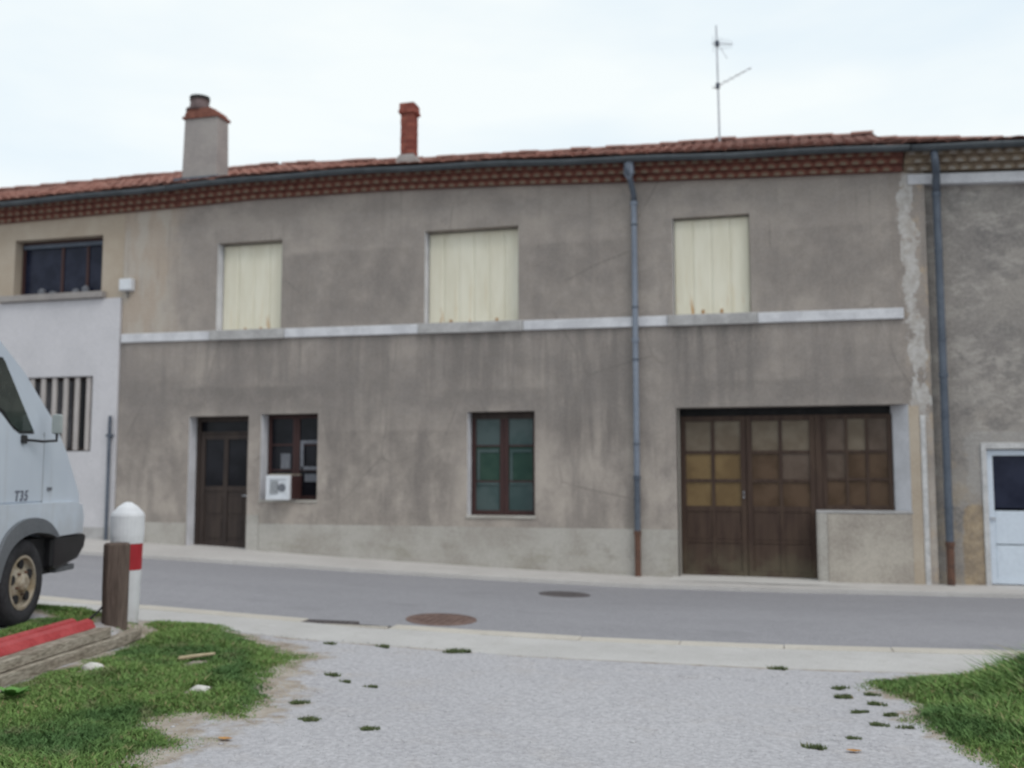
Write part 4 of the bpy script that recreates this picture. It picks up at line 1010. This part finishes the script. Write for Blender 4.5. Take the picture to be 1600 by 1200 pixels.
# windscreen, grille, lamps
def slope_slab(p, q, y0, y1, t, nm, mat):
    dx, dz = q[0] - p[0], q[1] - p[1]; L_ = math.hypot(dx, dz); nx, nz_ = dz / L_, -dx / L_
    if nx < 0: nx, nz_ = -nx, -nz_
    bm = BM(); prism(bm, [(p[0], p[1]), (q[0], q[1]), (q[0] + nx * t, q[1] + nz_ * t), (p[0] + nx * t, p[1] + nz_ * t)], 'y', y0, y1); return vp(nm, bm, mat)
slope_slab((.46, 1.84), (-.50, 2.41), .12, W_ - .12, .012, 'windscreen', 'van_glass')
slope_slab((1.10, 1.08), (.86, 1.44), .42, W_ - .42, .014, 'grille', 'black')
for ya_ in (.12, W_ - .38): slope_slab((1.13, .95), (1.085, 1.13), ya_, ya_ + .26, .014, 'headlight', 'lamp_glass')
vp('rear_window', B(-4.36, -4.338, .2, W_ - .2, 1.6, 2.2), 'van_glass')
# wheels
def wheel(cx_, cy_, s):
    Rr = .378
    pr = [(.22, -.02), (.235, 0), (.30, .012), (.352, .006), (Rr - .008, -.012), (Rr, -.04), (Rr, -.16), (Rr - .01, -.19), (.24, -.20)]
    bm = BM(); lathe(bm, [(r, -s * h) for r, h in pr], 36, 'y', (cx_, cy_, Rr), (0, 0)); wv = vp('wheel', bm, 'tyre', smooth=True)
    bm = BM(); lathe(bm, [(r, -s * h) for r, h in [(.236, -.004), (.236, .004), (.214, .006), (.205, -.035), (.19, -.045), (.12, -.012), (.085, -.010), (.075, .02), (.05, .035)]], 30, 'y', (cx_, cy_, Rr), (0, 1)); vp('rim', bm, 'rim', wv)
    for k in range(5):
        a = 2 * math.pi * k / 5 + .4; bm = BM(); lathe(bm, [(.042, s * .03), (.042, s * .008)], 12, 'y', (cx_ + .160 * math.cos(a), cy_, Rr + .160 * math.sin(a)))
        vp('rim_hole', bm, 'black', wv)
    for k in range(5):
        a = 2 * math.pi * k / 5 + 1.0; bm = BM(); lathe(bm, [(.012, -s * -.012), (.010, -s * .012)], 6, 'y', (cx_ + .10 * math.cos(a), cy_, Rr + .10 * math.sin(a))); vp('wheel_nut', bm, 'pipe_rust', wv)
for cx_ in (0, -2.95):
    wheel(cx_, -.005, 1); wheel(cx_, W_ + .005, -1)
# model code on the door
cu = bpy.data.curves.new('lettering', 'FONT'); cu.body = 'T35'; cu.size = .125; cu.shear = .15; cu.extrude = .002; cu.space_character = 1.25; cu.offset = .003
tmp = bpy.data.objects.new('lettering', cu); me = bpy.data.meshes.new_from_object(tmp); bpy.data.objects.remove(tmp); me.name = 'lettering'
me.materials.clear(); me.materials.append(M['text']); tx = bpy.data.objects.new('lettering', me); C.objects.link(tx); tx.parent = V
tx.location = (-.225, -.013, 1.09); tx.rotation_euler = (R(90), 0, 0)

# ------------------------------------------------------------------ grass, weeds, loose stones
from math import floor
def pip(px, py, poly):
    ins = np.zeros(len(px), bool); n = len(poly)
    for i in range(n):
        (x1, y1), (x2, y2) = poly[i], poly[(i + 1) % n]
        c = ((y1 > py) != (y2 > py)) & (px < (x2 - x1) * (py - y1) / (y2 - y1 + 1e-12) + x1); ins ^= c
    return ins
_h = rng.random((64, 64, 8))
def vnoise(x, y, s, ch=0):
    x = x * s + 100; y = y * s + 100; xi = np.floor(x).astype(int); yi = np.floor(y).astype(int); fx = x - xi; fy = y - yi
    fx = fx * fx * (3 - 2 * fx); fy = fy * fy * (3 - 2 * fy); g = _h[:, :, ch]
    return (g[xi % 64, yi % 64] * (1 - fx) + g[(xi + 1) % 64, yi % 64] * fx) * (1 - fy) + (g[xi % 64, (yi + 1) % 64] * (1 - fx) + g[(xi + 1) % 64, (yi + 1) % 64] * fx) * fy
def fbm(x, y, s, ch=0): return (vnoise(x, y, s, ch) + .5 * vnoise(x, y, 2.1 * s, ch + 1) + .25 * vnoise(x, y, 4.3 * s, ch + 2)) / 1.75
def edge_dist(px, py, poly):
    d = np.full(len(px), 9.); n = len(poly)
    for i in range(n):
        (x1, y1), (x2, y2) = poly[i], poly[(i + 1) % n]; dx, dy = x2 - x1, y2 - y1
        t = np.clip(((px - x1) * dx + (py - y1) * dy) / (dx * dx + dy * dy + 1e-12), 0, 1); d = np.minimum(d, np.hypot(px - x1 - t * dx, py - y1 - t * dy))
    return d
def blades(px, py, h, lean=.6, wd=.006):
    n = len(px); z = np.array([GY(a, b) for a, b in zip(px, py)])
    a = rng.uniform(0, 2 * np.pi, n); wv = wd * rng.uniform(.7, 1.5, n) * (.6 + h * 6)
    lx = rng.normal(0, lean, n) * h; ly = rng.normal(0, lean, n) * h
    dx, dy = np.cos(a) * wv, np.sin(a) * wv
    co = np.empty((n, 5, 3))
    co[:, 0] = np.stack([px - dx, py - dy, z - .01], 1); co[:, 1] = np.stack([px + dx, py + dy, z - .01], 1)
    mx_, my_, mz = px + lx * .4, py + ly * .4, z + h * .62
    co[:, 2] = np.stack([mx_ + dx * .7, my_ + dy * .7, mz], 1); co[:, 3] = np.stack([mx_ - dx * .7, my_ - dy * .7, mz], 1)
    co[:, 4] = np.stack([px + lx, py + ly, z + h * rng.uniform(.8, 1., n)], 1)
    b = np.arange(n)[:, None] * 5
    f = np.concatenate([b + np.array([[0, 1, 2]]), b + np.array([[0, 2, 3]]), b + np.array([[3, 2, 4]])])
    return co.reshape(-1, 3), f
def grass_patch(name, poly, dens, hfun, label=None, thr=.36, soft=.35):
    xs_ = [p[0] for p in poly]; ys_ = [p[1] for p in poly]; x0, x1, y0, y1 = min(xs_) - .3, max(xs_) + .3, min(ys_) - .3, max(ys_) + .3
    n = int((x1 - x0) * (y1 - y0) * dens); px = rng.uniform(x0, x1, n); py = rng.uniform(y0, y1, n)
    ins = pip(px, py, poly); ed = edge_dist(px, py, poly); sd_ = np.where(ins, ed, -ed)
    val = .6 * fbm(px, py, 1.5) + .4 * fbm(px, py, 5.5, 4) + np.clip(sd_ / soft, -1, 1) * .40
    for sx, sy in ((-5.26, -9.62), (-4.15, -9.86), (-4.73, -9.0)): val -= 2 * (np.hypot(px - sx, (py - sy) * .6) < .11)
    keep = val > thr + .21 + rng.uniform(-.14, .14, n)
    px, py, sd_ = px[keep], py[keep], sd_[keep]
    h = hfun(px, py) * rng.uniform(.45, 1.25, len(px)) * np.clip(.30 + sd_ / .6, .22, 1) * np.clip((val[keep] - thr - .1) / .3, .35, 1)
    co, f = blades(px, py, h)
    o = mesh_np(name, co, f, 'grass'); o['kind'] = 'stuff'; return o
left_poly = [(-6.30, -7.42), (-5.7, -7.25), (-5.1, -7.6), (-4.55, -8.0), (-4.1, -8.35), (-4.0, -8.8), (-3.80, -9.2), (-3.55, -9.9), (-3.45, -10.4), (-3.85, -10.5), (-3.55, -10.95), (-3.45, -11.4), (-3.2, -12.2), (-2.9, -13.2), (-4.8, -13.4), (-5.13, -12.4), (-5.45, -10.4), (-5.70, -8.5), (-6.05, -8.15)]
hl_ = lambda x, y: .030 + .075 * fbm(x, y, 1.1, 3) + .10 * np.clip(fbm(x, y, 2.6, 1) - .56, 0, 1)
g1 = grass_patch('grass', left_poly, 12000, hl_, soft=.34, thr=.40)
right_poly = [(.72, -7.75), (1.0, -7.55), (1.5, -7.38), (2.2, -6.95), (4.0, -6.6), (6, -6.5), (6, -12), (1.6, -11.5), (1.3, -10.4), (1.08, -9.7), (.86, -9.0), (.95, -8.55), (.70, -8.1)]
hr_ = lambda x, y: .07 + .10 * fbm(x, y, 1.1, 3) + .12 * np.clip((x - 1.35) / .6, 0, 1) * np.clip((y + 8.9) / .8, 0, 1)
g2 = grass_patch('grass', right_poly, 9000, hr_, soft=.25)
terr_poly = [(-9.5, -7.75), (-6.6, -7.62), (-6.25, -7.9), (-6.15, -8.4), (-5.95, -9.05), (-6.15, -9.2), (-6.4, -8.6), (-7.0, -8.3), (-9.5, -8.4)]
g3 = grass_patch('grass', terr_poly, 9000, lambda x, y: .04 + .05 * fbm(x, y, 1.1, 3), soft=.12)
g4 = grass_patch('grass', [(-6.22, -8.5), (-6.5, -8.8), (-6.42, -9.3), (-6.28, -9.9), (-6.15, -10.6), (-5.95, -11.6), (-5.72, -11.6), (-5.86, -10.4), (-6.04, -9.2)], 9000, lambda x, y: .05 + .05 * fbm(x, y, 1.1, 3), soft=.12, thr=.3)
# worn earth round the grass: an attribute of the yard that its material reads
vx = np.array([v.co[:] for v in yard.data.vertices]); so_v = np.zeros(len(vx))
for poly, reach in ((left_poly, .75), (right_poly, .35), (terr_poly, .3)):
    ins = pip(vx[:, 0], vx[:, 1], poly); ed = edge_dist(vx[:, 0], vx[:, 1], poly)
    so_v = np.maximum(so_v, np.where(ins, 1.0, np.clip(.62 - ed / reach * .62, 0, 1)))
by = np.array([BY(a) for a in vx[:, 0]]); so_v = np.maximum(so_v, np.where(by - vx[:, 1] < .05, .62, 0))
at_ = yard.data.attributes.new('soil', 'FLOAT', 'POINT'); at_.data.foreach_set('value', so_v.astype(np.float32))
# small weed tufts in the gravel, one object each
me_t = []
for v in range(6):
    px = []; py = []
    for c in range(random.randint(3, 6)):
        ox, oy, rr = random.gauss(0, .035), random.gauss(0, .018), random.uniform(.015, .05); k = int(26 + 900 * rr)
        a = rng.uniform(0, 2 * np.pi, k); r = rr * np.sqrt(rng.random(k)); px.append(ox + 1.4 * r * np.cos(a)); py.append(oy + r * np.sin(a))
    px, py = np.concatenate(px), np.concatenate(py); n = len(px); h = rng.uniform(.012, .04, n)
    an_ = rng.uniform(0, 2 * np.pi, n); dx, dy = np.cos(an_) * .006, np.sin(an_) * .006; lx, ly = px + rng.normal(0, .012, n), py + rng.normal(0, .012, n)
    co = np.stack([np.stack([px - dx, py - dy, 0 * px], 1), np.stack([px + dx, py + dy, 0 * px], 1), np.stack([lx, ly, h], 1)], 1).reshape(-1, 3)
    me = bpy.data.meshes.new('weed_tuft'); me.from_pydata(co.tolist(), [], [(3 * i, 3 * i + 1, 3 * i + 2) for i in range(n)]); me.materials.append(M['weed']); me_t.append(me)
for (x, y, s) in ((-3.33, -9.07, .7), (-3.07, -9.16, .7), (-2.92, -7.58, 1.3), (-3.6, -7.62, 1.0), (-.06, -7.42, 1.0), (-3.55, -8.9, .9), (-3.35, -9.9, .9), (-3.05, -10.3, .8), (-2.6, -10.4, .8),
                  (.42, -8.12, .9), (.44, -8.42, 1.0), (.62, -8.3, .8), (.62, -8.62, .9), (.50, -8.9, .7), (.72, -8.95, .8), (.58, -9.3, .8), (.16, -9.95, .9), (-4.15, -7.68, .8), (.78, -9.3, .7), (.40, -9.7, .6)):
    o = inst('weed_tuft', random.choice(me_t), (x, y, GY(x, y) if y < BY(x) else ZF(x) + .002), None, (0, 0, random.uniform(-.5, .5)), (s * 1.1, s * 1.0, s * .9))
    wl = ('low green weed tuft in the crack between the gravel and the concrete verge', 'weed tufts along the verge') if y > BY(x) - .4 else (('low green weed tuft in the gravel just beside the right-hand grass', 'weed tufts by the right-hand grass') if x > 0 else ('low green weed tuft in the gravel just right of the left-hand grass', 'weed tufts by the left-hand grass'))
    tag(o, wl[0], 'weed', wl[1])
# loose gravel
n = 22000
px = rng.uniform(-5.2, 3.2, n); py = rng.uniform(-13.5, -7.45, n); s = rng.uniform(.004, .010, n) * (1 + (rng.random(n) < .012) * 1.4)
z = np.array([GY(a, b) for a, b in zip(px, py)])
base = np.array([(1, 0, 0), (0, 1, 0), (-1, 0, 0), (0, -1, 0), (0, 0, .30), (0, 0, -.6)], float)
co = base[None] * s[:, None, None] * rng.uniform(.6, 1.4, (n, 6, 1)) + np.stack([px, py, z + s * .05], 1)[:, None]
fc = np.array([(0, 1, 4), (1, 2, 4), (2, 3, 4), (3, 0, 4), (1, 0, 5), (2, 1, 5), (3, 2, 5), (0, 3, 5)])
o = mesh_np('gravel', co.reshape(-1, 3), (np.arange(n)[:, None, None] * 6 + fc[None]).reshape(-1, 3), 'stone'); o['kind'] = 'stuff'
# litter
def rock(nm, x, y, s, mat, label, cat):
    bm = BM(); bmesh.ops.create_icosphere(bm, subdivisions=2, radius=1)
    for v in bm.verts:
        k = 1 + random.uniform(-.14, .14); v.co = Vector((v.co.x * s[0] * k + x, v.co.y * s[1] * k + y, v.co.z * s[2] * k + GY(x, y) + s[2] * .6))
    return tag(obj(nm, bm, mat), label, cat)
rock('stone', -5.26, -9.62, (.085, .06, .045), 'white_stone', 'white stone lying in the grass beside the timber sleepers', 'stone')
rock('stone', -4.15, -9.86, (.08, .05, .035), 'white_stone', 'flat white stone lying in the grass towards the gravel', 'stone')
bm = BM(); tube(bm, [(-4.86, -9.06, GY(-4.8, -9.06) + .05), (-4.72, -9.0, GY(-4.7, -9) + .075), (-4.60, -8.93, GY(-4.6, -8.9) + .09)], .018, 6, .012); tag(obj('stick', bm, 'stick'), 'short pale dry stick lying on the grass', 'stick')
def leaf(x, y, s, label):
    bm = BM(); pts = [(-1, 0), (-.5, .45), (.1, .55), (.7, .3), (1.1, 0), (.7, -.3), (.1, -.55), (-.5, -.45)]
    vs = [bm.verts.new((x + a * s, y + b * s, GY(x, y) + .012 + .25 * s * (a * a * .4 + abs(b) * .5))) for a, b in pts]; c = bm.verts.new((x, y, GY(x, y) + .008))
    for i in range(8): bm.faces.new((vs[i], vs[(i + 1) % 8], c))
    tag(obj('dead_leaf', bm, 'leaf'), label, 'leaf')
leaf(-3.32, -10.9, .05, 'orange dead leaf on the bare patch at the edge of the left grass')
leaf(.39, -10.0, .045, 'small orange dead leaf on the gravel before the right grass')

# broad-leaved weed in the near left corner
wr = thing('dock_plant', 'bright broad-leaved weed at the foot of the timber sleepers', 'plant', (-5.15, -10.6, GY(-5.15, -10.6)))
for k in range(14):
    a = 2.4 * k; ln = random.uniform(.07, .12); up = random.uniform(.35, 1.0); bm = BM(); rows_ = []
    for i in range(5):
        t = i / 4; wv = .038 * math.sin(math.pi * (.12 + .86 * t)) + .002; r = ln * t; zz = .02 + ln * up * (t - .45 * t * t)
        rows_.append([bm.verts.new((-5.15 + math.cos(a) * r - math.sin(a) * q * wv, -10.6 + math.sin(a) * r + math.cos(a) * q * wv, GY(-5.15, -10.6) + .02 + zz + .008 * abs(q))) for q in (-1, 0, 1)])
    for p, q in zip(rows_, rows_[1:]):
        for m_ in range(2): bm.faces.new((p[m_], p[m_ + 1], q[m_ + 1], q[m_]))
    obj('large_leaf', bm, 'broad_leaf', wr, smooth=True)
